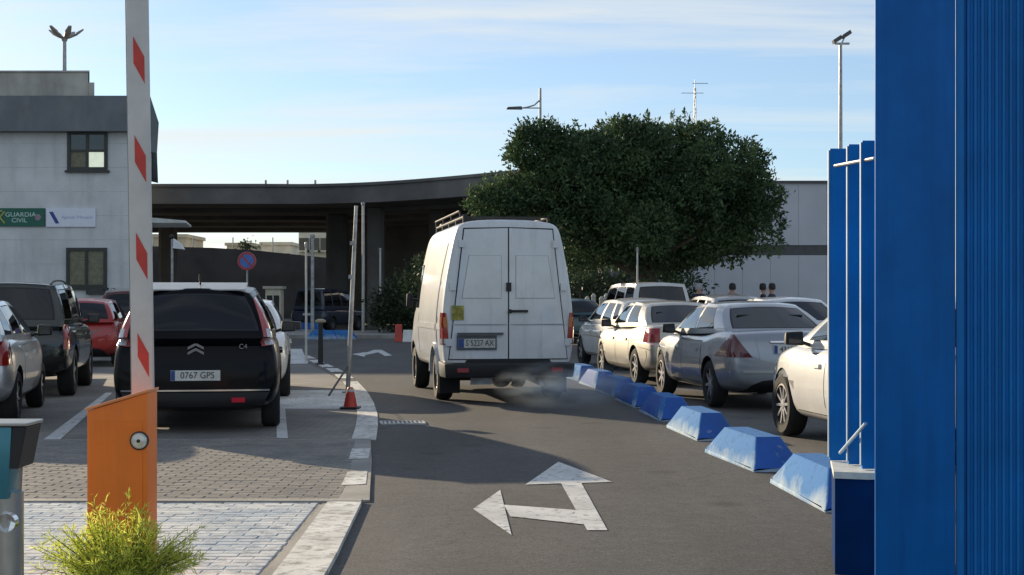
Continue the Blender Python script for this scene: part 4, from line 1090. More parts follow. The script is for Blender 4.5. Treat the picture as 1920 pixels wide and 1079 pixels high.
# ================================================================== WHITE PANEL VAN
def van():
    L = 5.0; yaw = R(9.6); hd = Vector((-math.sin(yaw), math.cos(yaw)))
    c = Vector((-0.05, 20.6)) + hd*L/2
    pv = paint("van_white", (0.63, 0.65, 0.67), 0.0, 0.28, 0.25)
    streaks(pv, (0.30,0.29,0.27), 0.5, (9,9,0.9), 0.52, 0.85)
    root = thing("panel_van", "white high roof panel van driving away up the lane with a roof rack", "van", (c.x, c.y, 0.005), yaw)
    prof = [(0,0.42),(0.80,0.42),(0.90,0.50),(0.935,0.85),(0.94,1.2),(0.885,1.70),(0.81,2.10),(0.75,2.40),(0.69,2.525),(0.42,2.565),(0,2.58)]
    top = [(0,2.50),(0.004,2.545),(0.015,2.57),(0.1,2.58),(0.64,2.58),(0.69,2.52),(0.73,2.38),(0.80,1.92),(0.86,1.46),(0.90,1.26),(0.965,1.04),(0.99,0.85),(1,0.62)]
    wid = [(0,0.95),(0.004,0.985),(0.015,1.0),(0.8,1.0),(0.88,0.985),(0.95,0.93),(0.985,0.82),(1,0.66)]
    bot = [(0,0.50),(0.015,0.44),(0.05,0.42),(0.95,0.40),(1,0.44)]
    st = [0,0.004,0.015,0.05,0.12,0.2,0.3,0.4,0.5,0.6,0.66,0.70,0.74,0.80,0.86,0.90,0.94,0.97,0.99,1.0]
    mb = MB(); n = None; V = []
    for t in st:
        y = -L/2+t*L; zt, zb, w = pl(top,t), pl(bot,t), pl(wid,t)
        half = [(x*w, zb+(z-0.42)*(zt-zb)/2.16) for x, z in prof]
        ring = [(x,y,z) for x,z in half]+[(-x,y,z) for x,z in half[-2:0:-1]]
        n = len(ring); V += ring
    mb.v = V
    for i in range(len(st)-1):
        for j in range(n): mb.f.append((i*n+j,i*n+(j+1)%n,(i+1)*n+(j+1)%n,(i+1)*n+j)); mb.m.append(2 if j in (0,n-1) else 0)
    mb.f.append(tuple(range(n-1,-1,-1))); mb.m.append(0)
    q = (len(st)-1)*n; mb.f.append(tuple(range(q,q+n))); mb.m.append(0)
    r = 0.345; ya, yf = -L/2+0.95, -L/2+3.95
    cuts = []
    for y in (ya, yf):
        for s in (-1,1):
            cu = MB().lathe([(0.0005,s*0.58),(r+0.07,s*0.58),(r+0.07,s*1.2),(0.0005,s*1.2)], 28, 'X', (0,y,r+0.02)); cu.m = [2]*len(cu.f); cuts.append(cu)
    me = subsurf_boolean(mb, [pv, m_int, m_black], cuts)
    me.polygons.foreach_set("use_smooth", [True]*len(me.polygons)); me.set_sharp_from_angle(angle=R(38))
    link("body", me, root); S = Surf([me])
    for y in (ya, yf):
        for s in (-1,1): add_wheel(root, s*0.80, y, r, 0.22, 'steel')
    D = (0,1,0)
    # rear doors over a dark shut gap
    for s in (-1,1):
        qd = lambda e: [(s*(0.010-e),-5,0.62-e),(s*(0.80+e),-5,0.62-e),(s*(0.635+e),-5,2.42+e),(s*(0.010-e),-5,2.44+e)]
        d = S.patch([(s*0.010,-5,0.62),(s*0.83,-5,0.62),(s*0.62,-5,2.42),(s*0.010,-5,2.44)], D, 0.016, "rear_door", pv, root, 10, 16, 0.02)
        S.patch([(s*0.0,-5,0.605),(s*0.845,-5,0.605),(s*0.635,-5,2.44),(s*0.0,-5,2.455)], D, 0.006, "door_gap", m_black, d, 10, 16, 0.01)
        # pressed blank where a window would be, and the crease below
        S.patch([(s*0.10,-5,1.46),(s*0.66,-5,1.46),(s*0.56,-5,2.06),(s*0.10,-5,2.06)], D, 0.020, "panel_rim", mat("van_crease_shade",(0.34,0.36,0.38),0.5), d, 8, 8, 0.006)  # darker border painted in for the shade around the pressing
        S.patch([(s*0.106,-5,1.466),(s*0.652,-5,1.466),(s*0.553,-5,2.054),(s*0.106,-5,2.054)], D, 0.026, "window_blank", pv, d, 8, 8, 0.008)
        S.patch([(s*0.03,-5,1.085),(s*0.80,-5,1.085),(s*0.80,-5,1.105),(s*0.03,-5,1.105)], D, 0.020, "crease", mat("van_crease_shade",(0.2,0.2,0.2)), d, 8, 1, 0.008)  # dark strip painted in for the shade along the crease
        for zh in (0.85, 1.62, 2.22):
            w = 0.83 if zh < 1 else (0.77 if zh < 2 else 0.65)
            S.patch([(s*(w-0.03),-5,zh-0.05),(s*(w+0.05),-5,zh-0.05),(s*(w+0.05),-5,zh+0.05),(s*(w-0.03),-5,zh+0.05)], D, 0.035, "hinge", pv, d, 2, 2, 0.03)
        tl = S.patch([(s*0.80,-5,0.82),(s*0.965,-5,0.82),(s*0.955,-5,1.26),(s*0.84,-5,1.26)], (-s*0.35,1,0), 0.018, "tail_light", m_red, root, 4, 8, 0.04)
        S.patch([(s*0.815,-5,1.06),(s*0.96,-5,1.06),(s*0.955,-5,1.20),(s*0.83,-5,1.20)], (-s*0.35,1,0), 0.024, "indicator_lens", m_amber, tl, 3, 3, 0.01)
        S.patch([(s*0.81,-5,0.83),(s*0.96,-5,0.83),(s*0.96,-5,0.90),(s*0.81,-5,0.90)], (-s*0.35,1,0), 0.024, "reversing_lens", m_clear, tl, 3, 2, 0.01)
        # cab door and its window, wheel arch lip, rubbing strip
        y0, y1 = -L/2+3.05, -L/2+3.95
        S.patch([(s*2,y0,0.62),(s*2,y1-0.05,0.95),(s*2,y1,1.25),(s*2,y0,1.25)], (-s,0,0), 0.006, "cab_door", pv, root, 6, 6, 0.01)
        S.patch([(s*2,y0+0.06,1.32),(s*2,y1+0.10,1.32),(s*2,y1-0.26,1.98),(s*2,y0+0.06,2.0)], (-s,0,0), 0.008, "side_window", mat("dark_van_glass",(0.012,0.014,0.016),0.04,spec=0.9), root, 6, 6, 0.01)
        S.patch([(s*2,-L/2+0.02,1.02),(s*2,y0-0.05,1.02),(s*2,y0-0.05,1.10),(s*2,-L/2+0.02,1.10)], (-s,0,0), 0.014, "side_moulding", pv, root, 14, 2, 0.015)
        lip = MB()
        for k in range(10):
            a0, a1 = math.pi*(0.02+0.96*k/10), math.pi*(0.02+0.96*(k+1)/10)
            p = [(s*0.955, ya+(r+rr)*math.cos(a), r+0.02+(r+rr)*math.sin(a)) for a in (a0,a1) for rr in (0.065,0.12)]
            lip.hexa([p[0],p[1],p[3],p[2]], [(x-s*0.06,y,z) for x,y,z in (p[0],p[1],p[3],p[2])])
        lip.build("wheel_arch", pv, root, merge=True, smooth=True)
        MB().box(min(s*0.62,s*0.92),max(s*0.62,s*0.92),ya-0.50,ya-0.485,0.12,0.46).build("mudflap", m_rubber, root)
        mi = MB().hexa([(s*0.95,y1-0.03,1.32),(s*1.05,y1-0.02,1.33),(s*1.04,y1+0.08,1.34),(s*0.95,y1+0.08,1.33)],[(s*0.95,y1-0.03,1.56),(s*1.04,y1-0.02,1.55),(s*1.03,y1+0.07,1.54),(s*0.95,y1+0.07,1.55)])
        mi.hexa([(s*0.84,y1,1.42),(s*0.97,y1,1.42),(s*0.97,y1+0.05,1.42),(s*0.84,y1+0.05,1.42)],[(s*0.84,y1,1.47),(s*0.97,y1,1.47),(s*0.97,y1+0.05,1.47),(s*0.84,y1+0.05,1.47)])
        mi.build("mirror", m_black, root, bevel=0.02, smooth=True)
        S.patch([(s*0.50,5,0.78),(s*0.86,5,0.80),(s*0.86,5,0.98),(s*0.55,5,0.95)], (0,-1,0), 0.01, "headlight", m_clear, root, 5, 3, 0.04)
    S.patch([(-0.72,5,1.50),(0.72,5,1.50),(0.60,5,2.30),(-0.60,5,2.30)], (0,-1,0.0), 0.01, "windscreen", MATS["dark_van_glass"], root, 10, 8, 0.02)
    S.patch([(-0.46,5,0.66),(0.46,5,0.66),(0.46,5,0.96),(-0.46,5,0.96)], (0,-1,0), 0.01, "grille", m_black, root, 6, 3, 0.03)
    h, _ = S.hit((0,-5,1.2), D); yb = h.y
    MB().box(0.03,0.27,yb-0.05,yb-0.02,1.265,1.30).tube((0.02,yb-0.05,1.28),(0.02,yb-0.02,1.28),0.03).build("door_handle", m_black, root)
    MB().box(-0.035,0.035,yb-0.045,yb-0.018,1.56,1.68).build("door_lock", m_black, root)
    ho = MB().box(-0.73,-0.17,yb-0.036,yb-0.017,0.745,0.945).box(-0.72,-0.08,yb-0.07,yb-0.018,0.955,0.985).build("plate_holder", mat("plate_holder_grey",(0.08,0.09,0.10),0.6), root)
    pt = MB().box(-0.71,-0.19,yb-0.041,yb-0.0365,0.775,0.90).build("number_plate", mat("old_plate",(0.50,0.51,0.48),0.5,var=0.15,vscale=20), root)
    MB().box(-0.708,-0.63,yb-0.0425,yb-0.0415,0.777,0.898).build("plate_band", m_plateblue, pt)
    text_part("plate_characters", "S 5227 AX", 0.115, m_ink, pt, (-0.41, yb-0.0435, 0.8375), ext=0.001, sx=0.78)
    MB().box(-0.80,-0.63,yb-0.026,yb-0.018,1.16,1.36).build("yellow_sticker", mat("yellow_sticker",(0.33,0.30,0.05),0.6,var=0.3,vscale=14), root)
    bu = MB().hexa([(-0.90,yb-0.13,0.36),(0.90,yb-0.13,0.36),(0.93,yb+0.35,0.36),(-0.93,yb+0.35,0.36)],[(-0.92,yb-0.16,0.56),(0.92,yb-0.16,0.56),(0.945,yb+0.35,0.585),(-0.945,yb+0.35,0.585)])
    bo = bu.build("rear_bumper", m_black, root, bevel=0.03, smooth=True)
    for s in (-1,1): MB().box(s*0.66-0.08,s*0.66+0.08,yb-0.172,yb-0.14,0.44,0.50).build("reflector", m_red, bo)
    MB().tube((0.45,yb-0.1,0.27),(0.45,yb+0.9,0.30),0.035,None,10).build("exhaust_pipe", m_galv, root)
    MB().tube((-0.75,ya,0.33),(0.75,ya,0.33),0.06,None,10).lathe([(0.001,-0.14),(0.15,-0.1),(0.17,0),(0.15,0.1),(0.001,0.14)],12,'Y',(0.05,ya,0.33)).build("rear_axle", m_black, root)
    MB().box(-0.5,-0.2,yb+0.2,yb+0.24,0.25,0.35).build("tow_eye", m_galv, root)
    # roof rack
    m_rack = mat("rack_steel",(0.03,0.03,0.03),0.7,0.0,var=0.2,vscale=8)
    rk = MB()
    for s in (-1,1):
        rk.tube((s*0.60,-2.3,2.60),(s*0.60,0.9,2.60),0.018,None,8)
        for y in (-2.3,-1.5,-0.7,0.1,0.9): rk.tube((s*0.60,y,2.46),(s*0.60,y,2.60),0.018,None,6)
    rk.tube((-0.62,-2.0,2.70),(-0.62,0.9,2.70),0.016,None,8)
    for y in (-2.0,-1.03,-0.06,0.9): rk.tube((-0.60,y,2.58),(-0.62,y,2.70),0.014,None,6)
    ro = rk.build("roof_rack", m_rack, root, smooth=True)
    for y in (-2.3,-1.8,-1.3,-0.8,-0.3,0.2,0.6,0.9):
        MB().box(-0.60,0.60,y-0.02,y+0.02,2.592,2.612).build("crossbar", m_rack, ro)
    MB().tube((-0.52,-1.9,2.645),(-0.52,1.0,2.645),0.03,None,8).build("pipe", m_rack, ro, smooth=True)
van()

# exhaust fumes behind the van
def fumes():
    bm = bmesh.new(); bmesh.ops.create_icosphere(bm, subdivisions=3, radius=1.0)
    me = bpy.data.meshes.new("exhaust_smoke"); bm.to_mesh(me); bm.free()
    o = link("exhaust_smoke", me, None, (0.72, 19.2, 0.34)); o.scale = (1.05, 1.3, 0.36); o.rotation_euler = (0,0,R(-25))
    o["kind"] = "stuff"; o["label"] = "pale blue exhaust smoke drifting behind the van"; o["category"] = "smoke"
    m = bpy.data.materials.new("smoke"); m.use_nodes = True; nt = m.node_tree; nt.nodes.clear()
    out = nt.nodes.new("ShaderNodeOutputMaterial"); v = nt.nodes.new("ShaderNodeVolumePrincipled")
    v.inputs["Color"].default_value = (0.74,0.87,0.99,1); v.inputs["Anisotropy"].default_value = 0.3
    tc = nt.nodes.new("ShaderNodeTexCoord")
    ln = nt.nodes.new("ShaderNodeVectorMath"); ln.operation = 'LENGTH'; nt.links.new(tc.outputs["Object"], ln.inputs[0])
    mr = nt.nodes.new("ShaderNodeMapRange"); mr.inputs["From Min"].default_value = 0.95; mr.inputs["From Max"].default_value = 0.15
    nt.links.new(ln.outputs["Value"], mr.inputs["Value"])
    no = nt.nodes.new("ShaderNodeTexNoise"); no.inputs["Scale"].default_value = 2.2; no.inputs["Detail"].default_value = 5; nt.links.new(tc.outputs["Object"], no.inputs["Vector"])
    rp_ = nt.nodes.new("ShaderNodeMapRange"); rp_.inputs["From Min"].default_value = 0.40; rp_.inputs["From Max"].default_value = 0.70; nt.links.new(no.outputs["Fac"], rp_.inputs["Value"])
    mu = nt.nodes.new("ShaderNodeMath"); mu.operation = 'MULTIPLY'; nt.links.new(mr.outputs[0], mu.inputs[0]); nt.links.new(rp_.outputs[0], mu.inputs[1])
    m2 = nt.nodes.new("ShaderNodeMath"); m2.operation = 'MULTIPLY'; m2.inputs[1].default_value = 1.25; nt.links.new(mu.outputs[0], m2.inputs[0])
    nt.links.new(m2.outputs[0], v.inputs["Density"]); nt.links.new(v.outputs[0], out.inputs["Volume"])
    me.materials.append(m)
fumes()

# ================================================================== LANE BLOCKS
m_bb = worn("block_blue", (0.012,0.095,0.40), (0.24,0.31,0.44), 0.30, 0.40, 7)
def block_side():
    """old white flank with the faded blue coat left on its upper part"""
    m = bpy.data.materials.new("block_flank"); m.use_nodes = True; nt = m.node_tree; b = nt.nodes["Principled BSDF"]
    g = nt.nodes.new("ShaderNodeNewGeometry"); tc = nt.nodes.new("ShaderNodeTexCoord"); sp_ = nt.nodes.new("ShaderNodeSeparateXYZ"); nt.links.new(tc.outputs["Object"], sp_.inputs[0])
    n = nt.nodes.new("ShaderNodeTexNoise"); n.inputs["Scale"].default_value = 3.0; n.inputs["Detail"].default_value = 7; n.inputs["Roughness"].default_value = 0.65; nt.links.new(g.outputs["Position"], n.inputs["Vector"])
    ma = nt.nodes.new("ShaderNodeMath"); ma.operation = 'MULTIPLY_ADD'; ma.inputs[1].default_value = 0.45; nt.links.new(n.outputs["Fac"], ma.inputs[0]); nt.links.new(sp_.outputs[2], ma.inputs[2])
    r = nt.nodes.new("ShaderNodeValToRGB"); e = r.color_ramp.elements
    e[0].position = 0.17; e[0].color = (0.40,0.46,0.52,1); e[1].position = 0.36; e[1].color = (0.04,0.17,0.42,1)
    k = e.new(0.25); k.color = (0.27,0.37,0.49,1)
    nt.links.new(ma.outputs[0], r.inputs[0])
    n2 = nt.nodes.new("ShaderNodeTexNoise"); n2.inputs["Scale"].default_value = 14; n2.inputs["Detail"].default_value = 8; n2.inputs["Roughness"].default_value = 0.7; nt.links.new(g.outputs["Position"], n2.inputs["Vector"])
    r2 = nt.nodes.new("ShaderNodeValToRGB"); r2.color_ramp.elements[0].position = 0.30; r2.color_ramp.elements[0].color = (0.5,0.5,0.48,1); r2.color_ramp.elements[1].position = 0.46; r2.color_ramp.elements[1].color = (1,1,1,1); nt.links.new(n2.outputs["Fac"], r2.inputs[0])
    mx = nt.nodes.new("ShaderNodeMix"); mx.data_type = 'RGBA'; mx.blend_type = 'MULTIPLY'; mx.inputs["Factor"].default_value = 1
    nt.links.new(r.outputs[0], mx.inputs["A"]); nt.links.new(r2.outputs[0], mx.inputs["B"]); nt.links.new(mx.outputs["Result"], b.inputs["Base Color"]); b.inputs["Roughness"].default_value = 0.85; b.inputs["Specular IOR Level"].default_value = 0.2
    bp = nt.nodes.new("ShaderNodeBump"); bp.inputs["Strength"].default_value = 0.35; bp.inputs["Distance"].default_value = 0.01; nt.links.new(n2.outputs["Fac"], bp.inputs["Height"]); nt.links.new(bp.outputs[0], b.inputs["Normal"])
    return m
m_bw = block_side()
def block_mesh(kind):
    # sloping sides, small flat top; ends and a corner band painted the other colour
    side, end, topc = {'white':(0,1,0),'blue':(1,1,0),'pale':(0,1,0)}[kind]
    bl, bw, tl, tw_, H = 0.82, 0.22, 0.50, 0.11, 0.265
    mb = MB()
    def P(u, y_b, y_t, xs_b, xs_t, z): return None
    B_ = [(-bw,-bl,0),(bw,-bl,0),(bw,bl,0),(-bw,bl,0)]
    rim = 0.03
    C_ = [(-bw+0.008,-bl+0.008,rim),(bw-0.008,-bl+0.008,rim),(bw-0.008,bl-0.008,rim),(-bw+0.008,bl-0.008,rim)]
    T_ = [(-tw_,-tl,H),(tw_,-tl,H),(tw_,tl,H),(-tw_,tl,H)]
    mb.add(B_+C_, [(0,1,5,4),(1,2,6,5),(2,3,7,6),(3,0,4,7),(3,2,1,0)], 0)
    ns, nh = 14, 5
    def bil(a,b,c,d,u,v): return lerp(lerp(Vector(a),Vector(b),u), lerp(Vector(d),Vector(c),u), v)
    for i0,i1,cm in ((3,0,side),(1,2,side),(0,1,end),(2,3,end)):
        for i in range(ns):
            for j in range(nh):
                q = []
                for u,v in ((i/ns,j/nh),((i+1)/ns,j/nh),((i+1)/ns,(j+1)/nh),(i/ns,(j+1)/nh)):
                    p = bil(C_[i0],C_[i1],T_[i1],T_[i0],u,v); bulge = 0.022*math.sin(math.pi*v)
                    nrm = Vector(((C_[i0][0]+C_[i1][0]),(C_[i0][1]+C_[i1][1]),0)).normalized(); q.append(p + nrm*bulge*4*u*(1-u))
                c_ = cm
                if side == 1 and i0 in (3,1) and (i >= ns-2 if i0 == 3 else i < 2): c_ = 0
                mb.add(q, [(0,1,2,3)], c_)
    mb.add(T_, [(0,1,2,3)], topc)
    return mb.mesh("lane_block", [m_bw, m_bb], merge=True, bevel=0.012, smooth=True, angle=50)
BM = {k: block_mesh(k) for k in ('white','blue')}
blocks = [((2.27,10.72),3,'white',"white sided lane block with blue ends touching the blue gate"),
          ((2.12,13.08),7,'white',"white sided lane block, second from the blue gate"),
          ((2.02,15.80),5,'white',"white sided lane block, third from the blue gate, beside the silver saloon's rear wheel"),
          ((1.91,18.25),4,'blue',"blue lane block with a white corner band, fourth from the gate"),
          ((1.77,20.45),5,'blue',"blue lane block, fifth from the gate"),
          ((1.63,22.65),6,'blue',"blue lane block, sixth from the gate"),
          ((1.47,24.85),7,'blue',"blue lane block, seventh from the gate"),
          ((1.28,27.05),8,'white',"worn white lane block showing just right of the van's wheel")]
for (x,y),rz,k,lab in blocks:
    o = tag(link("lane_block", BM[k], None, (x,y,0.004)), lab, "lane block", "blue and white blocks along the lane"); o.rotation_euler = (0,0,R(rz))
for i,(px_,Y,k,lab) in enumerate(((548,66.5,'blue',"blue block at the far kerb under the no parking sign"),(582,66.3,'blue',"blue block at the far kerb, right of the other blue one"),
                            (605,55.5,'white',"white block at the far kerb beside the blue ones"),(640,55.6,'white',"white block at the far kerb left of the leaning pole"))):
    o = tag(link("lane_block", BM[k], None, (at(px_,Y),Y,0.134 if Y > 57 else 0.004)), lab, "lane block", "blocks along the far kerb"); o.rotation_euler = (0,0,R(86)); o.scale = (1.2,0.72,1.3)

# ================================================================== BARRIER
m_or = mat("orange_paint", (0.80,0.175,0.006), 0.5, var=0.06, vscale=3, bump=0.05, bscale=25)
streaks(m_or, (0.42,0.12,0.02), 0.4, (16,16,1.5), 0.5, 0.85)
m_arm = mat("arm_white", (0.58,0.565,0.54), 0.5, var=0.07, vscale=5); m_armred = mat("arm_red", (0.55,0.045,0.03), 0.45, var=0.1, vscale=8)
b = thing("barrier_cabinet", "orange parking barrier cabinet with sloping top in the foreground", "barrier", (-1.9385,7.4,0.026))
zl, zr = hz(773,7.25)-0.022, hz(738,7.25)-0.022
hw = 0.148
MB().hexa([(-hw,-0.15,0),(hw,-0.15,0),(hw,0.06,0),(-hw,0.06,0)], [(-hw,-0.15,zl),(hw,-0.15,zr),(hw,0.06,zr),(-hw,0.06,zl)]).build("housing", m_or, b, bevel=0.008, smooth=True, angle=30)
MB().hexa([(-hw-0.006,-0.158,zl+0.001),(hw+0.006,-0.158,zr+0.001),(hw+0.006,0.068,zr+0.001),(-hw-0.006,0.068,zl+0.001)], [(-hw-0.006,-0.158,zl+0.016),(hw+0.006,-0.158,zr+0.016),(hw+0.006,0.068,zr+0.016),(-hw-0.006,0.068,zl+0.016)]).build("lid", mat("orange_lid",(0.72,0.25,0.09),0.45), b, bevel=0.004)
fd = MB().box(-hw+0.022,hw-0.022,-0.153,-0.1505,0.10,zl-0.05).build("front_door", m_or, b)
k = MB().lathe([(0.001,-0.022),(0.018,-0.022),(0.026,-0.016),(0.034,-0.016),(0.040,-0.010),(0.040,0.01)],20,'Y',(at(262,7.25)+1.9385,-0.153,hz(828,7.25)-0.022)).build("lock", mat("lock_steel",(0.62,0.60,0.55),0.3,0.5), b, smooth=True)
MB().lathe([(0.041,-0.012),(0.046,-0.010),(0.046,0.01)],20,'Y',(at(262,7.25)+1.9385,-0.153,hz(828,7.25)-0.022)).build("lock_ring", m_black, k, smooth=True)
MB().lathe([(0.001,-0.026),(0.009,-0.026),(0.009,-0.02)],12,'Y',(at(262,7.25)+1.9385,-0.153,hz(828,7.25)-0.022)).build("keyhole", m_black, k)
# raised boom: swings on the cabinet, so it is a thing of its own
YB = 7.62
ar = thing("barrier_boom", "raised white barrier boom with slanted red stripes above the orange cabinet", "boom", (at(270,YB),YB,0.70))
ar.rotation_euler = (0, R(-0.85), 0)
aw = 0.056; HT = 2.75
boom = MB().box(-aw,aw,-0.02,0.02,0,HT).build("boom", m_arm, ar, bevel=0.010, smooth=True)
MB().box(-aw-0.006,aw-0.09,-0.006,0.006,0.2,HT).build("rubber_edge", mat("boom_rubber",(0.30,0.31,0.31),0.7), ar)
for ya_, yb_ in ((625,707),(437,525),(255,343),(70,158),(-118,-28)):
    za, zb_ = hz(ya_,YB)-0.70, hz(yb_,YB)-0.70; m_ = (za+zb_)/2
    q = [(-0.020,za),(0.036,za-0.105),(0.036,zb_),(-0.020,zb_+0.105)]
    MB().add([(x,-0.0225,z) for x,z in q]+[(x,-0.0195,z) for x,z in q], [(0,1,2,3),(7,6,5,4),(0,4,5,1),(1,5,6,2),(2,6,7,3),(3,7,4,0)]).build("stripe", m_armred, ar)
MB().box(-0.060,0.052,-0.03,0.03,-0.10,0.10).build("clamp", m_arm, ar)

# steel reader post, left edge
p = thing("reader_post", "brushed steel post with a hooded reader at the left edge of the photo", "post", (at(8,5.9),5.9,0.022))
m_ss = mat("brushed_steel",(0.50,0.50,0.48),0.28,0.9,var=0.1,vscale=5)
m_teal = mat("teal_panel",(0.05,0.20,0.26),0.25,0.3,var=0.08)
MB().lathe([(0.001,0),(0.085,0),(0.085,0.012),(0.075,0.012),(0.075,0.64),(0.001,0.64)],28,'Z').build("pole", m_ss, p, smooth=True, angle=30)
hd_ = MB().hexa([(-0.12,-0.09,0.62),(0.045,-0.09,0.62),(0.045,0.08,0.62),(-0.12,0.08,0.62)],[(-0.12,-0.09,0.905),(0.06,-0.09,0.905),(0.06,0.08,0.905),(-0.12,0.08,0.905)]).build("reader_head", m_teal, p, bevel=0.008, smooth=True)
MB().hexa([(0.047,-0.09,0.74),(0.085,-0.09,0.74),(0.085,0.10,0.74),(0.047,0.10,0.74)],[(0.062,-0.09,0.905),(0.118,-0.09,0.905),(0.118,0.10,0.905),(0.062,0.10,0.905)]).build("side_hood", m_black, p, bevel=0.006)
MB().box(-0.13,0.122,-0.10,0.11,0.908,0.922).build("cap", m_ss, p, bevel=0.004)
MB().lathe([(0.036,-0.035),(0.036,0.01),(0.03,0.012),(0.001,0.016)],20,'Y',(0.045,-0.075,0.53)).build("lens", m_chrome, p, smooth=True)

# ================================================================== BLUE GATE
m_gate = mat("gate_blue",(0.001,0.125,0.44),0.5,var=0.10,vscale=2.5,bump=0.06,bscale=14,spec=0.2)
m_gate2 = mat("gate_blue_sheet",(0.002,0.17,0.52),0.5,var=0.12,vscale=2,spec=0.25)
streaks(m_gate, (0.003,0.055,0.22), 0.5, (14,14,0.8), 0.45, 0.8); streaks(m_gate2, (0.01,0.08,0.24), 0.5, (20,20,0.9), 0.48, 0.8)
th = R(14.6); dx, dy = math.cos(th), -math.sin(th)
P0 = Vector((at(1640,6.4),6.4))
g1 = thing("gate_post", "tall broad blue steel gate post in the right foreground", "post", (P0.x,P0.y,0.004), -th)
MB().box(0,0.335,0,0.26,0,3.2).build("post", m_gate, g1, bevel=0.012, smooth=True)
MB().box(-0.05,0.385,-0.05,0.31,0,0.02).build("base_plate", m_gate, g1)
P1 = P0 + Vector((dx,dy))*0.340
g2 = thing("corrugated_gate", "blue corrugated steel panel at the right edge beside the broad post", "gate", (P1.x,P1.y,0.004), -th)
cs = MB(); pts = []; x = 0.03; i = 0
while x < 1.5:
    pts += [(x,0.05),(x+0.011,0.05),(x+0.015,0.038),(x+0.025,0.038)]; x += 0.029
for (xa,ya_),(xb,yb_) in zip(pts,pts[1:]): cs.add([(xa,ya_,0.1),(xb,yb_,0.1),(xb,yb_,3.1),(xa,ya_,3.1)],[(0,1,2,3)])
for (xa,ya_),(xb,yb_) in zip(pts,pts[1:]): cs.add([(xa,0.075,0.1),(xb,0.075,0.1),(xb,0.075,3.1),(xa,0.075,3.1)],[(3,2,1,0)])
cs.build("corrugated_sheet", m_gate2, g2, merge=True)
MB().box(0.0,0.03,0.015,0.09,0.05,3.15).build("edge_frame", m_gate2, g2)
MB().box(0.0,1.5,0.02,0.10,3.1,3.18).build("top_rail", m_gate2, g2)

A = Vector((at(1571,8.14),8.14))
g3 = thing("slatted_gate", "blue slatted gate leaf with pale lower ledge left of the broad post", "gate", (A.x,A.y,0.004))
m_edge = mat("sunlit_edge_and_rod",(0.30,0.42,0.56),0.5,var=0.1,vscale=6)  # pale tone painted in for sunlight on slat edges; brace rod shares it
def lx(px_,Y): return at(px_,Y)-A.x
for x0,x1,Y,top in ((1556,1589,8.14,280),(1591,1613,7.95,272),(1616.5,1641,7.73,265)):
    sl = MB().box(lx(x0,Y),lx(x1,Y),Y-A.y,Y-A.y+0.03,0.54,hz(top,Y)).build("slat", m_gate2, g3, bevel=0.006)
    MB().box(lx(x0,Y)-0.007,lx(x0,Y)-0.001,Y-A.y+0.004,Y-A.y+0.026,0.56,hz(top,Y)-0.01).build("slat_edge_sunlight", m_edge, sl)
MB().tube((lx(1566,8.09),8.09-A.y,hz(313,8.09)),(lx(1640,7.62),7.62-A.y,hz(299,7.62)),0.010,None,8).build("tie_rod", m_galv, g3)
MB().tube((lx(1575,8.05),8.05-A.y,hz(851,8.05)),(lx(1623,7.55),7.55-A.y,hz(796,7.55)),0.009,None,8).build("brace_rod", m_edge, g3)
poly = [(lx(1557,8.4),8.4-A.y),(lx(1563,7.66),7.66-A.y),(lx(1628,7.60),7.60-A.y),(lx(1668,7.62),7.62-A.y),(lx(1650,8.4),8.4-A.y)]
MB().prism(poly,0.50,0.535).build("ledge", mat("ledge_pale",(0.72,0.72,0.66),0.5,var=0.12,vscale=10), g3)
MB().prism([(x_*0.97+0.006,y_*0.97) for x_,y_ in poly],0.0,0.497).build("lower_panel", mat("gate_dark",(0.002,0.035,0.14),0.9,var=0.15,spec=0.1), g3)

# ================================================================== POLES, CONES, SIGNS
def pole_on_cone():
    q = ground_at(657,768)
    t = thing("traffic_cone", "small red traffic cone at the foot of the leaning pole", "cone", (q.x,q.y,0.014))
    mc = mat("cone_red",(0.55,0.045,0.025),0.5,var=0.12)
    t.scale = (0.86,0.86,0.9)
    MB().box(-0.15,0.15,-0.15,0.15,0,0.025).build("base", m_black, t, bevel=0.008)
    MB().lathe([(0.105,0.026),(0.085,0.13),(0.05,0.29),(0.035,0.31),(0.001,0.312)],20,'Z').build("cone", mc, t, smooth=True, angle=40)
    MB().lathe([(0.0605,0.245),(0.051,0.292)],20,'Z').build("reflective_band", mat("cone_band",(0.6,0.5,0.45),0.4), t, smooth=True)
    q2 = ground_at(652,738)
    Y = q2.y
    p = thing("leaning_pole", "tall thin grey pole with a diagonal stay beside the red cone", "pole", (q2.x,Y,0.014))
    tp = (at(668,Y)-q2.x, 0, hz(388,Y))
    MB().path([(0,0,0),(tp[0]*0.55,0,tp[2]*0.55),tp],[0.035,0.033,0.026],10).build("shaft", m_galv, p, smooth=True)
    MB().tube((0.01,0,0.42),(-0.20,-0.75,0.0),0.016,None,8).build("stay", m_steelcap, p)
    for f in (0.62,0.80): MB().box(tp[0]*f-0.07,tp[0]*f-0.005,-0.02,0.02,tp[2]*f-0.03,tp[2]*f+0.03).build("bracket", m_galv, p)
    MB().box(-0.08,0.08,-0.08,0.08,0,0.02).build("base_plate", m_galv, p)
pole_on_cone()
def bollard():
    q = ground_at(601,685)
    t = thing("bollard", "slim black bollard with flat tan cap at the bend of the lane", "bollard", (q.x,q.y,0.004))
    MB().lathe([(0.09,0),(0.09,0.03),(0.06,0.05),(0.05,0.94),(0.001,0.95)],16,'Z').build("post", m_black, t, smooth=True, angle=35)
    MB().lathe([(0.06,0.93),(0.12,0.96),(0.12,1.0),(0.05,1.03),(0.001,1.03)],18,'Z').build("cap", mat("bollard_cap",(0.36,0.30,0.20),0.6), t, smooth=True, angle=35)
bollard()
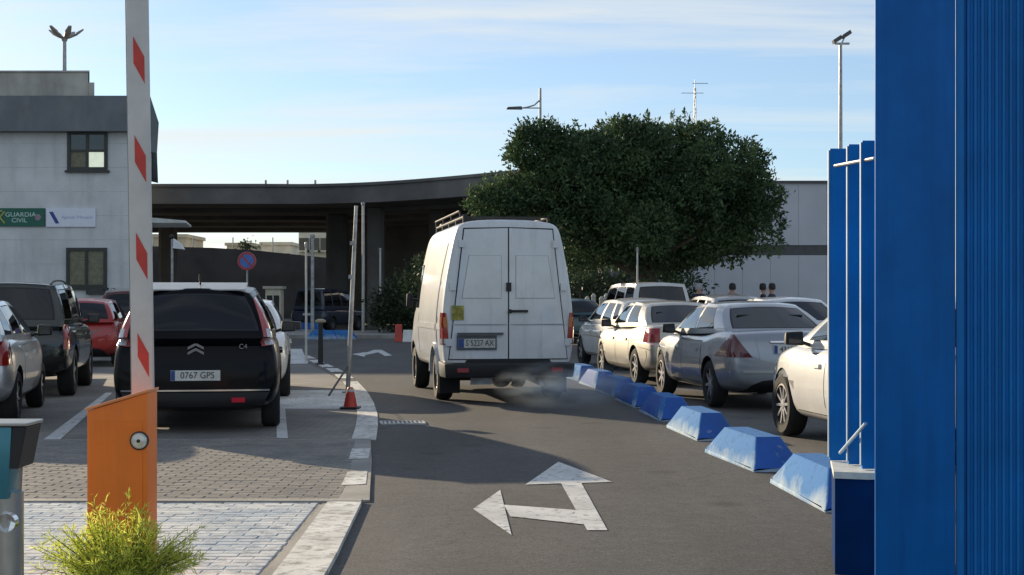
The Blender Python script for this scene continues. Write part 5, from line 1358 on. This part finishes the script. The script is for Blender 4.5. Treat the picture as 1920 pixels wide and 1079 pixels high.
def simple_pole(px_, Y, top, r, name, label, m=None, base=0.0):
    x = at(px_,Y); H = hz(top,Y)-base
    t = thing(name, label, "pole", (x,Y,base))
    MB().lathe([(r*2.2,0),(r*2.2,0.02),(r,0.04),(r*0.8,H),(0.001,H+0.02)],10,'Z').build("shaft", m or m_galv, t, smooth=True, angle=35)
    MB().lathe([(r*1.1,H-0.12),(r*1.2,H-0.1),(r*1.2,H-0.02),(r*0.9,H)],10,'Z').build("cap", m_galv, t)
    return t
mwp = mat("pale_pole",(0.55,0.54,0.50),0.5)
simple_pole(574,34.5,455,0.03,"marker_pole","thin pale pole just left of the black bollard",mwp)
simple_pole(586,58.5,440,0.08,"marker_pole","grey pole in front of the cream apartment block",m_galv,0.13)
simple_pole(713,66,466,0.05,"marker_pole","white pole by the dark pier under the overpass",mwp)
simple_pole(681,64,380,0.07,"marker_pole","pale pole against the overpass beside the leaning pole",mwp)
simple_pole(1195,41.2,465,0.03,"marker_pole","thin pale pole in front of the tree right of the van",mwp)
for i,(px_,l) in enumerate(((1101,"first"),(1113,"second"),(1128,"third"),(1137,"fourth"),(1161,"fifth"))):
    Y = 52
    t = thing("fence_post", f"pale fence post under the tree, {l} from the van", "post", (at(px_,Y),Y,0.15), 0, "pale posts under the tree")
    MB().box(-0.07,0.07,-0.07,0.07,0,1.35+0.1*(i%2)).build("post", mwp, t); MB().hexa([(-0.09,-0.09,1.35+0.1*(i%2)),(0.09,-0.09,1.35+0.1*(i%2)),(0.09,0.09,1.35+0.1*(i%2)),(-0.09,0.09,1.35+0.1*(i%2))],[(-0.03,-0.03,1.46+0.1*(i%2)),(0.03,-0.03,1.46+0.1*(i%2)),(0.03,0.03,1.46+0.1*(i%2)),(-0.03,0.03,1.46+0.1*(i%2))]).build("cap", mwp, t)
# no parking sign
Y = 49
s = thing("road_sign", "round blue no parking sign with red border behind the black people carrier", "sign", (at(463,Y),Y,0))
zc_ = hz(490,Y)
MB().tube((0,0.05,0),(0,0.05,zc_+0.2),0.03,None,10).build("pole", m_galv, s)
MB().lathe([(0.30,-0.012),(0.31,0.0),(0.30,0.012),(0.001,0.012)],28,'Y',(0,0,zc_)).build("backing", m_galv, s)
MB().lathe([(0.30,-0.016),(0.225,-0.016),(0.225,-0.0125)],28,'Y',(0,0,zc_)).build("border", mat("sign_red",(0.40,0.03,0.05),0.4), s)
MB().lathe([(0.2245,-0.015),(0.001,-0.015)],28,'Y',(0,0,zc_)).build("disc", mat("sign_mid_blue",(0.04,0.16,0.46),0.4), s)
MB().hexa([(-0.155,-0.0185,zc_+0.195),(-0.195,-0.0185,zc_+0.155),(0.155,-0.0185,zc_-0.195),(0.195,-0.0185,zc_-0.155)],[(-0.155,-0.0155,zc_+0.195),(-0.195,-0.0155,zc_+0.155),(0.155,-0.0155,zc_-0.195),(0.195,-0.0155,zc_-0.155)]).build("bar", MATS["sign_red"], s)
# camera pole with white plate
Y = 52
s = thing("camera_pole", "grey pole carrying a tilted white floodlight box near the office corner", "pole", (at(323,Y),Y,0))
MB().tube((0,0,0),(0,0,hz(447,Y)),0.055,0.045,10).build("pole", m_galv, s)
MB().hexa([(0.05,-0.12,hz(466,Y)),(0.42,-0.12,hz(468,Y)),(0.42,0.15,hz(468,Y)),(0.05,0.15,hz(466,Y))],[(0.05,-0.08,hz(448,Y)),(0.30,-0.08,hz(458,Y)),(0.30,0.15,hz(458,Y)),(0.05,0.15,hz(448,Y))]).build("floodlight", mat("white_housing",(0.7,0.72,0.74),0.4), s)
MB().lathe([(0.001,0.05),(0.07,0.03),(0.09,-0.05),(0.05,-0.12),(0.001,-0.13)],12,'Z',(-0.02,0,hz(444,Y)+0.03)).build("camera_dome", m_black, s, smooth=True)
# red and white plastic barrier left of the van, far
Y = 52
t = thing("plastic_barrier", "red and white plastic barrier far left of the van's front wheel", "barrier", (at(752,Y),Y,0.005))
mr_, mw_ = mat("barrier_red",(0.55,0.06,0.04),0.5), mat("barrier_white",(0.75,0.75,0.72),0.5)
for x0,x1,m_ in ((-0.22,0.05,mr_),(0.06,0.75,mw_)):
    MB().hexa([(x0,-0.2,0),(x1,-0.2,0),(x1,0.2,0),(x0,0.2,0)],[(x0+0.02,-0.08,0.62 if m_ is mr_ else 0.42),(x1-0.02,-0.08,0.62 if m_ is mr_ else 0.42),(x1-0.02,0.08,0.62 if m_ is mr_ else 0.42),(x0+0.02,0.08,0.62 if m_ is mr_ else 0.42)]).build("section", m_, t, bevel=0.02)
# cream booth under the bridge
Y = 67.5
t = thing("booth", "small cream booth with dark windows behind the white hatchback", "booth", (at(512,Y),Y,0.005))
MB().box(-0.35,0.35,0,0.9,0,2.0).build("wall", mat("booth_cream",(0.66,0.60,0.46),0.6), t)
MB().box(-0.45,0.45,-0.12,1.0,2.003,2.12).build("roof", mat("booth_roof",(0.5,0.47,0.38),0.6), t)
for a_,b_ in ((-0.28,-0.03),(0.03,0.28)): MB().box(a_,b_,-0.02,0.02,1.0,1.7).build("window", m_black, t)

# ================================================================== LAMP POSTS
Y = 62
t = thing("street_lamp", "street lamp with one arm reaching left above the tree", "street lamp", (at(1013,Y),Y,0.15))
H = hz(166,Y)-0.15; za = hz(203,Y)-0.15
MB().lathe([(0.16,0),(0.16,0.3),(0.10,0.35),(0.05,H),(0.001,H+0.02)],12,'Z').build("column", m_galv, t, smooth=True, angle=35)
MB().path([(0,0,za+0.35),(-0.25,0,za+0.12),(-0.6,0,za+0.02),(-0.8,0,za)],0.03,8).tube((0,0,za),(-0.8,0,za),0.025).build("arm", m_galv, t)
MB().hexa([(-1.42,-0.14,za-0.05),(-0.75,-0.12,za-0.06),(-0.75,0.12,za-0.06),(-1.42,0.14,za-0.05)],[(-1.36,-0.09,za+0.04),(-0.78,-0.09,za+0.07),(-0.78,0.09,za+0.07),(-1.36,0.09,za+0.04)]).build("lamp_head", m_steelcap, t, bevel=0.02)
Y = 70
t = thing("floodlight_mast", "tall floodlight mast rising behind the slatted blue gate", "street lamp", (at(1576,Y),Y,0))
H = hz(82,Y)
MB().lathe([(0.2,0),(0.2,0.3),(0.13,0.35),(0.075,H),(0.001,H+0.02)],12,'Z').build("column", m_galv, t, smooth=True, angle=35)
MB().box(-0.28,0.42,-0.05,0.05,H-0.05,H+0.04).build("cross_arm", m_galv, t)
for x0, z0 in ((-0.22,0.12),(0.22,0.36)):
    MB().hexa([(x0-0.1,-0.2,H+z0-0.14),(x0+0.28,-0.2,H+z0+0.1),(x0+0.28,0.2,H+z0+0.1),(x0-0.1,0.2,H+z0-0.14)],[(x0-0.16,-0.2,H+z0+0.02),(x0+0.2,-0.2,H+z0+0.26),(x0+0.2,0.2,H+z0+0.26),(x0-0.16,0.2,H+z0+0.02)]).build("floodlight", m_steelcap, t)
MB().tube((0.05,0,H),(0.2,0,H+0.3),0.03).build("bracket", m_galv, t)
Y = 95
t = thing("lamp_mast", "high mast with four curved lamp arms like petals above the office roof", "street lamp", (at(121,Y),Y,0))
H = hz(72,Y)
MB().lathe([(0.3,0),(0.3,0.4),(0.2,0.5),(0.12,H),(0.001,H+0.02)],12,'Z').build("column", m_galv, t, smooth=True, angle=35)
mlamp = mat("lamp_petal",(0.30,0.28,0.25),0.5)
for i, a_ in enumerate((0.15,1.35,2.75,4.2,5.3)):
    ca, sa = math.cos(a_), math.sin(a_); e = MB(); pr = [(0.0,-0.1,0.06),(0.35,0.02,0.14),(0.75,0.22,0.20),(1.18,0.55,0.10)]
    for (r0,z0,w0),(r1,z1,w1) in zip(pr,pr[1:]):
        e.hexa([(r0*ca-w0*sa,r0*sa+w0*ca,H+z0),(r0*ca+w0*sa,r0*sa-w0*ca,H+z0),(r1*ca+w1*sa,r1*sa-w1*ca,H+z1),(r1*ca-w1*sa,r1*sa+w1*ca,H+z1)],
               [(r0*ca-w0*sa,r0*sa+w0*ca,H+z0+0.13),(r0*ca+w0*sa,r0*sa-w0*ca,H+z0+0.13),(r1*ca+w1*sa,r1*sa-w1*ca,H+z1+0.08),(r1*ca-w1*sa,r1*sa+w1*ca,H+z1+0.08)])
    e.build("lamp_arm", mlamp, t, merge=True)
MB().lathe([(0.001,-0.25),(0.16,-0.2),(0.22,0.0),(0.001,0.06)],12,'Z',(0,0,H)).build("hub", mlamp, t, smooth=True)

# ================================================================== PLANTS
def leaf_mat(name, c1, c2, rough=0.5, trans=0.25):
    m = bpy.data.materials.new(name); m.use_nodes = True; nt = m.node_tree; b = nt.nodes["Principled BSDF"]
    g = nt.nodes.new("ShaderNodeNewGeometry")
    n = nt.nodes.new("ShaderNodeTexNoise"); n.inputs["Scale"].default_value = 0.8; n.inputs["Detail"].default_value = 4; nt.links.new(g.outputs["Position"], n.inputs["Vector"])
    ad = nt.nodes.new("ShaderNodeMath"); ad.operation = 'ADD'; nt.links.new(n.outputs["Fac"], ad.inputs[0])
    mu = nt.nodes.new("ShaderNodeMath"); mu.operation = 'MULTIPLY_ADD'; mu.inputs[1].default_value = 0.5; mu.inputs[2].default_value = -0.25
    nt.links.new(g.outputs["Random Per Island"], mu.inputs[0]); nt.links.new(mu.outputs[0], ad.inputs[1])
    r = nt.nodes.new("ShaderNodeValToRGB"); r.color_ramp.elements[0].position = 0.25; r.color_ramp.elements[0].color = (*c1,1); r.color_ramp.elements[1].position = 0.75; r.color_ramp.elements[1].color = (*c2,1)
    nt.links.new(ad.outputs[0], r.inputs[0]); nt.links.new(r.outputs[0], b.inputs["Base Color"])
    b.inputs["Roughness"].default_value = rough; b.inputs["Specular IOR Level"].default_value = 0.4
    t = nt.nodes.new("ShaderNodeBsdfTranslucent"); nt.links.new(r.outputs[0], t.inputs[0])
    mx = nt.nodes.new("ShaderNodeMixShader"); mx.inputs[0].default_value = trans
    nt.links.new(b.outputs[0], mx.inputs[1]); nt.links.new(t.outputs[0], mx.inputs[2]); nt.links.new(mx.outputs[0], nt.nodes["Material Output"].inputs[0])
    return m
def leaves(name, centers, normals, size, m, parent, aspect=0.45):
    n = len(centers)
    d = RNG.normal(size=(n,3)); d /= np.linalg.norm(d,axis=1)[:,None]
    d = d*0.8 + normals*0.7; d /= np.linalg.norm(d,axis=1)[:,None]
    u = np.cross(d, RNG.normal(size=(n,3))); u /= np.linalg.norm(u,axis=1)[:,None]
    s = size*RNG.uniform(0.5,1.55,n)[:,None]
    nrm = np.cross(d,u)
    # a leaf: base, two sides (lifted a little), tip
    V = np.stack([centers, centers + d*s*0.5 + u*s*aspect*0.5 + nrm*s*0.08, centers + d*s, centers + d*s*0.5 - u*s*aspect*0.5 + nrm*s*0.08],1).reshape(-1,3)
    me = bpy.data.meshes.new(name)
    me.vertices.add(4*n); me.loops.add(6*n); me.polygons.add(2*n)
    me.vertices.foreach_set("co", V.astype(np.float32).ravel())
    b0 = np.arange(n)*4
    me.loops.foreach_set("vertex_index", np.stack([b0,b0+1,b0+2,b0,b0+2,b0+3],1).ravel().astype(np.int32))
    me.polygons.foreach_set("loop_start", (np.arange(2*n)*3).astype(np.int32))
    me.polygons.foreach_set("loop_total", np.full(2*n,3,np.int32))
    me.materials.append(m); me.update(calc_edges=True); me.validate()
    return link(name, me, parent)
def bough_points(lobes, n_bough, rmin, rmax, leaves_per_m2, fuzz=0.09):
    """crown made of many rounded boughs: leaves sit on the outside of each bough, gaps stay between them"""
    vol = np.array([r[0]*r[1]*r[2] for _,r in lobes])**0.66; vol /= vol.sum()
    C, N = [], []
    for i in RNG.choice(len(lobes), n_bough, p=vol):
        c, r = np.array(lobes[i][0]), np.array(lobes[i][1])
        d = RNG.normal(size=3); d /= np.linalg.norm(d)
        br = RNG.uniform(rmin, rmax); k = RNG.uniform(0.45,1.0)**0.5
        bc = c + d*(r*k - br*0.45)
        m_ = int(leaves_per_m2*4*math.pi*br*br)
        q = RNG.normal(size=(m_,3)); q /= np.linalg.norm(q,axis=1)[:,None]
        ph = RNG.uniform(0,6,3)
        rad = br*(1 + 0.22*np.sin(4*q[:,0]+ph[0])*np.sin(4*q[:,1]+ph[1]) + 0.16*np.sin(7*q[:,2]+ph[2]))*RNG.uniform(0.55,1.0,m_)**0.4
        p = bc + q*rad[:,None]*np.array([1,1,0.85]) + RNG.normal(size=(m_,3))*fuzz
        C.append(p); N.append(q*0.9 + np.array([0,0,0.25]))
    C = np.concatenate(C); N = np.concatenate(N); N /= np.linalg.norm(N,axis=1)[:,None]+1e-6
    return C, N
def crown_points(lobes, n_clump, per, spread, inner=0.35):
    vol = np.array([r[0]*r[1]*r[2] for _,r in lobes])**0.66; vol /= vol.sum()
    C, N = [], []
    idx = RNG.choice(len(lobes), n_clump, p=vol)
    for i in idx:
        c, r = lobes[i]; c = np.array(c); r = np.array(r)
        d = RNG.normal(size=3); d /= np.linalg.norm(d)
        k = RNG.uniform(inner,1.0)**0.5
        p = c + d*r*k*(1+0.10*math.sin(7*d[0]+3*d[2])+0.06*math.sin(13*d[2]))
        m_ = int(per*RNG.uniform(0.6,1.4))
        q = RNG.normal(size=(m_,3))*np.array([1,1,0.8])*spread*RNG.uniform(0.6,1.3)
        C.append(p+q); N.append(np.tile(d,(m_,1)) + q/spread*0.5)
    C = np.concatenate(C); N = np.concatenate(N); N /= np.linalg.norm(N,axis=1)[:,None]+1e-6
    return C, N
m_bark = mat("bark",(0.13,0.105,0.08),0.9,var=0.25,vscale=6,bump=0.6,bscale=18)
m_ficus = leaf_mat("ficus_leaf",(0.018,0.045,0.022),(0.100,0.160,0.062),0.7,0.25)
m_shrub = leaf_mat("shrub_leaf",(0.02,0.035,0.015),(0.05,0.075,0.03),0.6,0.2)
def tree(name, label, loc, lobes, n_clump, per, spread, leaf, m, trunk_h, trunk_r, group=None, limbs=9):
    t = thing(name, label, "tree", loc, 0, group)
    tk = MB(); tk.path([(0,0,0),(0.05,0.02,trunk_h*0.5),(0.0,0.0,trunk_h)],[trunk_r*1.35,trunk_r,trunk_r*0.85],12)
    for i in range(limbs):
        c, r = lobes[i % len(lobes)]
        e = Vector(c) + Vector((random.uniform(-.5,.5)*r[0],random.uniform(-.5,.5)*r[1],random.uniform(-.2,.5)*r[2]))
        s0 = Vector((0,0,trunk_h*random.uniform(0.75,1.0))); mid = s0.lerp(e,0.5)+Vector((0,0,0.25))
        tk.path([s0,mid,e],[trunk_r*0.5,trunk_r*0.3,trunk_r*0.08],7)
    tk.build("trunk", m_bark, t, smooth=True, angle=60)
    C, N = bough_points(lobes, n_clump, 0.32, 0.95, per, spread)
    Cs, Ns = [C], [N]
    for _ in range(230):          # young shoots sticking out of the crown
        c, r = lobes[RNG.integers(len(lobes))]; d = RNG.normal(size=3); d[2] = abs(d[2])*0.9 + 0.1*d[2]; d /= np.linalg.norm(d)
        p0 = np.array(c) + d*np.array(r)*0.92; ln = RNG.uniform(0.2,0.5)
        dr = d*0.7 + np.array([0,0,0.6]) + RNG.normal(size=3)*0.25; dr /= np.linalg.norm(dr); m_ = int(55*ln/0.6)
        u = RNG.uniform(0,1,m_)[:,None]; Cs.append(p0 + dr*u*ln + RNG.normal(size=(m_,3))*0.10*(1.1-u)); Ns.append(np.tile(dr,(m_,1)))
    C, N = np.concatenate(Cs), np.concatenate(Ns)
    leaves("crown", C, N, leaf, m, t)
    return t
Y = 45.5
def lobe(px_, py_, rx, ry, dyy=0.0, rd=None):
    return ((at(px_,Y)-at(1215,Y), dyy, hz(py_,Y)-0.15), (rx*Y/F_PX, (rd or rx)*Y/F_PX, ry*Y/F_PX))
lobes = [lobe(1230,370,200,150,0.3,190), lobe(1128,345,98,98,-0.4), lobe(1190,308,110,80,-0.8), lobe(1290,318,125,90,-0.3), lobe(1370,340,85,90,0.2), lobe(1390,420,68,75,-0.3),
         lobe(1130,430,110,70,-1.0), lobe(1250,440,130,70,-1.1), lobe(1012,285,30,40,0.0), lobe(1066,290,40,46,0.3), lobe(1022,362,42,44,-0.4), lobe(925,386,46,24,-0.3), lobe(968,372,40,34,-0.2), lobe(1320,455,95,36,-0.2), lobe(1100,468,58,30,-0.6)]
tree("ficus_tree","large dense dark green tree behind the van and the right hand cars",(at(1215,Y),Y,0.15),lobes,170,170,0.06,0.12,m_ficus,2.3,0.28,None,14)
# dark greenery in the shade left of the van
for i,(px_,Y_,h_,w_,lab) in enumerate(((748,62,2.2,1.1,"dark shrub by the white pole left of the van"),(790,64,3.0,1.4,"tall dark shrub hidden partly behind the van"),(830,60,3.6,1.6,"tall dark shrub behind the van roof's left edge"),(1085,60,3.0,1.8,"dark shrub under the tree right of the van"),(1150,62,2.8,1.8,"dark shrub behind the pale posts"),(1250,62,2.8,2.0,"dark shrub behind the people under the tree"))):
    z0 = 0.15 if at(px_,Y_) > 2.2 and Y_ < 58 else 0.0
    t = thing("shrub", lab, "shrub", (at(px_,Y_),Y_,z0), 0, "shrubs under the overpass")
    MB().path([(0,0,0),(0.05,0,h_*0.5),(0,0.05,h_*0.8)],[0.08,0.05,0.02],7).build("stem", m_bark, t)
    C, N = crown_points([((0,0,h_*0.5),(w_,w_,h_*0.5))], 130, 30, 0.2); C[:,2] = np.maximum(C[:,2],0.02)
    leaves("foliage", C, N, 0.16, m_shrub, t)
# far conifer seen under the bridge
t = thing("conifer_tree","small dark conifer far off under the overpass","tree",(at(455,150),150,0))
MB().tube((0,0,0),(0,0,7.5),0.2,0.05).build("trunk", m_bark, t)
C, N = crown_points([((0,0,3.5),(2.0,2.0,3.0)),((0,0,5.5),(1.1,1.1,2.0)),((0,0,7.0),(0.6,0.6,1.4))],120,30,0.3); leaves("crown", C, N, 0.3, m_shrub, t)
# feathery bright bush in front of the barrier
def bush():
    m = leaf_mat("feathery_leaf",(0.46,0.54,0.06),(0.86,0.86,0.20),0.6,0.55)
    t = thing("feathery_bush","feathery yellow green bush at the foot of the orange barrier cabinet","bush",(at(222,6.75),6.75,0.022))
    C, N, ST_ = [], [], MB()
    for i in range(190):
        a_ = RNG.uniform(0,2*math.pi); lean = RNG.uniform(0,1)**0.8
        bx, by = 0.10*math.cos(a_)*RNG.uniform(0,1), 0.10*math.sin(a_)*RNG.uniform(0,1)
        hgt = RNG.uniform(0.22,0.50)*(1-0.38*lean)+(0.07 if i % 9 == 0 else 0); ex, ey = 0.32*lean*math.cos(a_), 0.30*lean*math.sin(a_)
        tip = np.array([bx+ex,by+ey,hgt]); base = np.array([bx,by,0.0]); mid = base*0.45+tip*0.55+np.array([0,0,0.06])
        ST_.path([tuple(base),tuple(mid),tuple(tip)],[0.004,0.003,0.001],4)
        for k in range(52):
            u = RNG.uniform(0.30,1.0); p = (1-u)**2*base+2*u*(1-u)*mid+u*u*tip
            w = 0.034*(1.10-u); off = RNG.normal(size=3)*w*0.6
            C.append(p+off); dd = (tip-base)/np.linalg.norm(tip-base); N.append(dd*1.2+off/(w+1e-3)*0.35)
    ST_.build("stem", mat("green_stem",(0.10,0.12,0.02),0.7), t)
    N = np.array(N); N /= np.linalg.norm(N,axis=1)[:,None]
    leaves("foliage", np.array(C), N, 0.036, m, t, 0.09)
bush()

# ================================================================== PEOPLE
m_skin = mat("skin",(0.42,0.25,0.18),0.6,var=0.05); m_hair = mat("dark_hair",(0.012,0.010,0.009),0.6)
def person(px_, Y_, top, face, label, shirt, hairc=None, arms=0.0):
    z0 = 0.15; H = 1.80
    t = thing("person", label, "person", (at(px_,Y_),Y_,z0), R(face))
    me = bpy.data.meshes.new("body")
    J = {'pel':(0,0,0.95),'sp':(0,0,1.18),'ch':(0,0.01,1.38),'nk':(0,0.01,1.53),'hd':(0,-0.015,1.62),'ht':(0,-0.01,1.74)}
    rr = {'pel':(.15,.11),'sp':(.14,.10),'ch':(.17,.11),'nk':(.055,.055),'hd':(.075,.09),'ht':(.07,.085)}
    E = [('pel','sp'),('sp','ch'),('ch','nk'),('nk','hd'),('hd','ht')]
    for s, k in ((-1,'l'),(1,'r')):
        J.update({k+'h':(s*.10,0,.88),k+'k':(s*.11,-.02,.48),k+'a':(s*.12,.02,.08),k+'t':(s*.13,-.14,.04),k+'s':(s*.19,0,1.44),k+'e':(s*.25,.02+.0*arms,1.14),k+'w':(s*.24,-.12-arms,0.92+arms*0.6),k+'f':(s*.23,-.19-arms,.86+arms*0.6)})
        rr.update({k+'h':(.09,.095),k+'k':(.06,.065),k+'a':(.045,.05),k+'t':(.04,.03),k+'s':(.065,.06),k+'e':(.045,.045),k+'w':(.032,.03),k+'f':(.035,.02)})
        E += [('pel',k+'h'),(k+'h',k+'k'),(k+'k',k+'a'),(k+'a',k+'t'),('ch',k+'s'),(k+'s',k+'e'),(k+'e',k+'w'),(k+'w',k+'f')]
    ks = list(J); me.from_pydata([J[k] for k in ks],[(ks.index(a_),ks.index(b_)) for a_,b_ in E],[])
    o = link("tmp_person", me); sk = o.modifiers.new("skin",'SKIN'); ss = o.modifiers.new("sub",'SUBSURF'); ss.levels = 2; ss.render_levels = 2
    for i,k in enumerate(ks): me.skin_vertices[0].data[i].radius = rr[k]
    me.skin_vertices[0].data[0].use_root = True
    dg = bpy.context.evaluated_depsgraph_get(); dg.update()
    bm_ = bpy.data.meshes.new_from_object(o.evaluated_get(dg), depsgraph=dg); bpy.data.objects.remove(o)
    bm_.materials.clear()
    for m_ in (m_skin, shirt, mat("dark_trousers",(0.02,0.022,0.03),0.8), m_black): bm_.materials.append(m_)
    for p_ in bm_.polygons:
        c = p_.center; p_.use_smooth = True
        p_.material_index = 3 if c.z < 0.10 else 2 if c.z < 0.96 and abs(c.x) < 0.21 else 0 if (c.z > 1.50 or (c.z < 0.95+arms*0.5 and abs(c.x) > 0.2)) else 1
    b_ = link("body", bm_, t)
    hm = MB().lathe([(0.095,1.62),(0.105,1.69),(0.100,1.76),(0.07,1.81),(0.001,1.825)],16,'Z',(0,0.012,0))
    hm.build("hair", hairc or m_hair, t, smooth=True)
    MB().hexa([(-0.012,-0.115,1.635),(0.012,-0.115,1.635),(0.012,-0.09,1.635),(-0.012,-0.09,1.635)],[(-0.008,-0.105,1.685),(0.008,-0.105,1.685),(0.008,-0.085,1.685),(-0.008,-0.085,1.685)]).build("nose", m_skin, t)
sh1, sh2, sh3 = mat("navy_top",(0.015,0.02,0.04),0.8), mat("charcoal_top",(0.03,0.03,0.034),0.8), mat("blue_grey_top",(0.06,0.08,0.12),0.8)
person(1310,43.4,0,20,"person in a dark top under the tree, farthest left of the group",sh1,mat("grey_cap",(0.35,0.35,0.36),0.7))
person(1373,43.6,0,-160,"person in a charcoal top alone in the middle of the group",sh2)
person(1431,43.9,0,70,"person in a dark top facing another in front of the warehouse",sh1,None,0.12)
person(1447,43.4,0,-80,"person in a blue grey top nearest the blue gate",sh3,None,0.1)
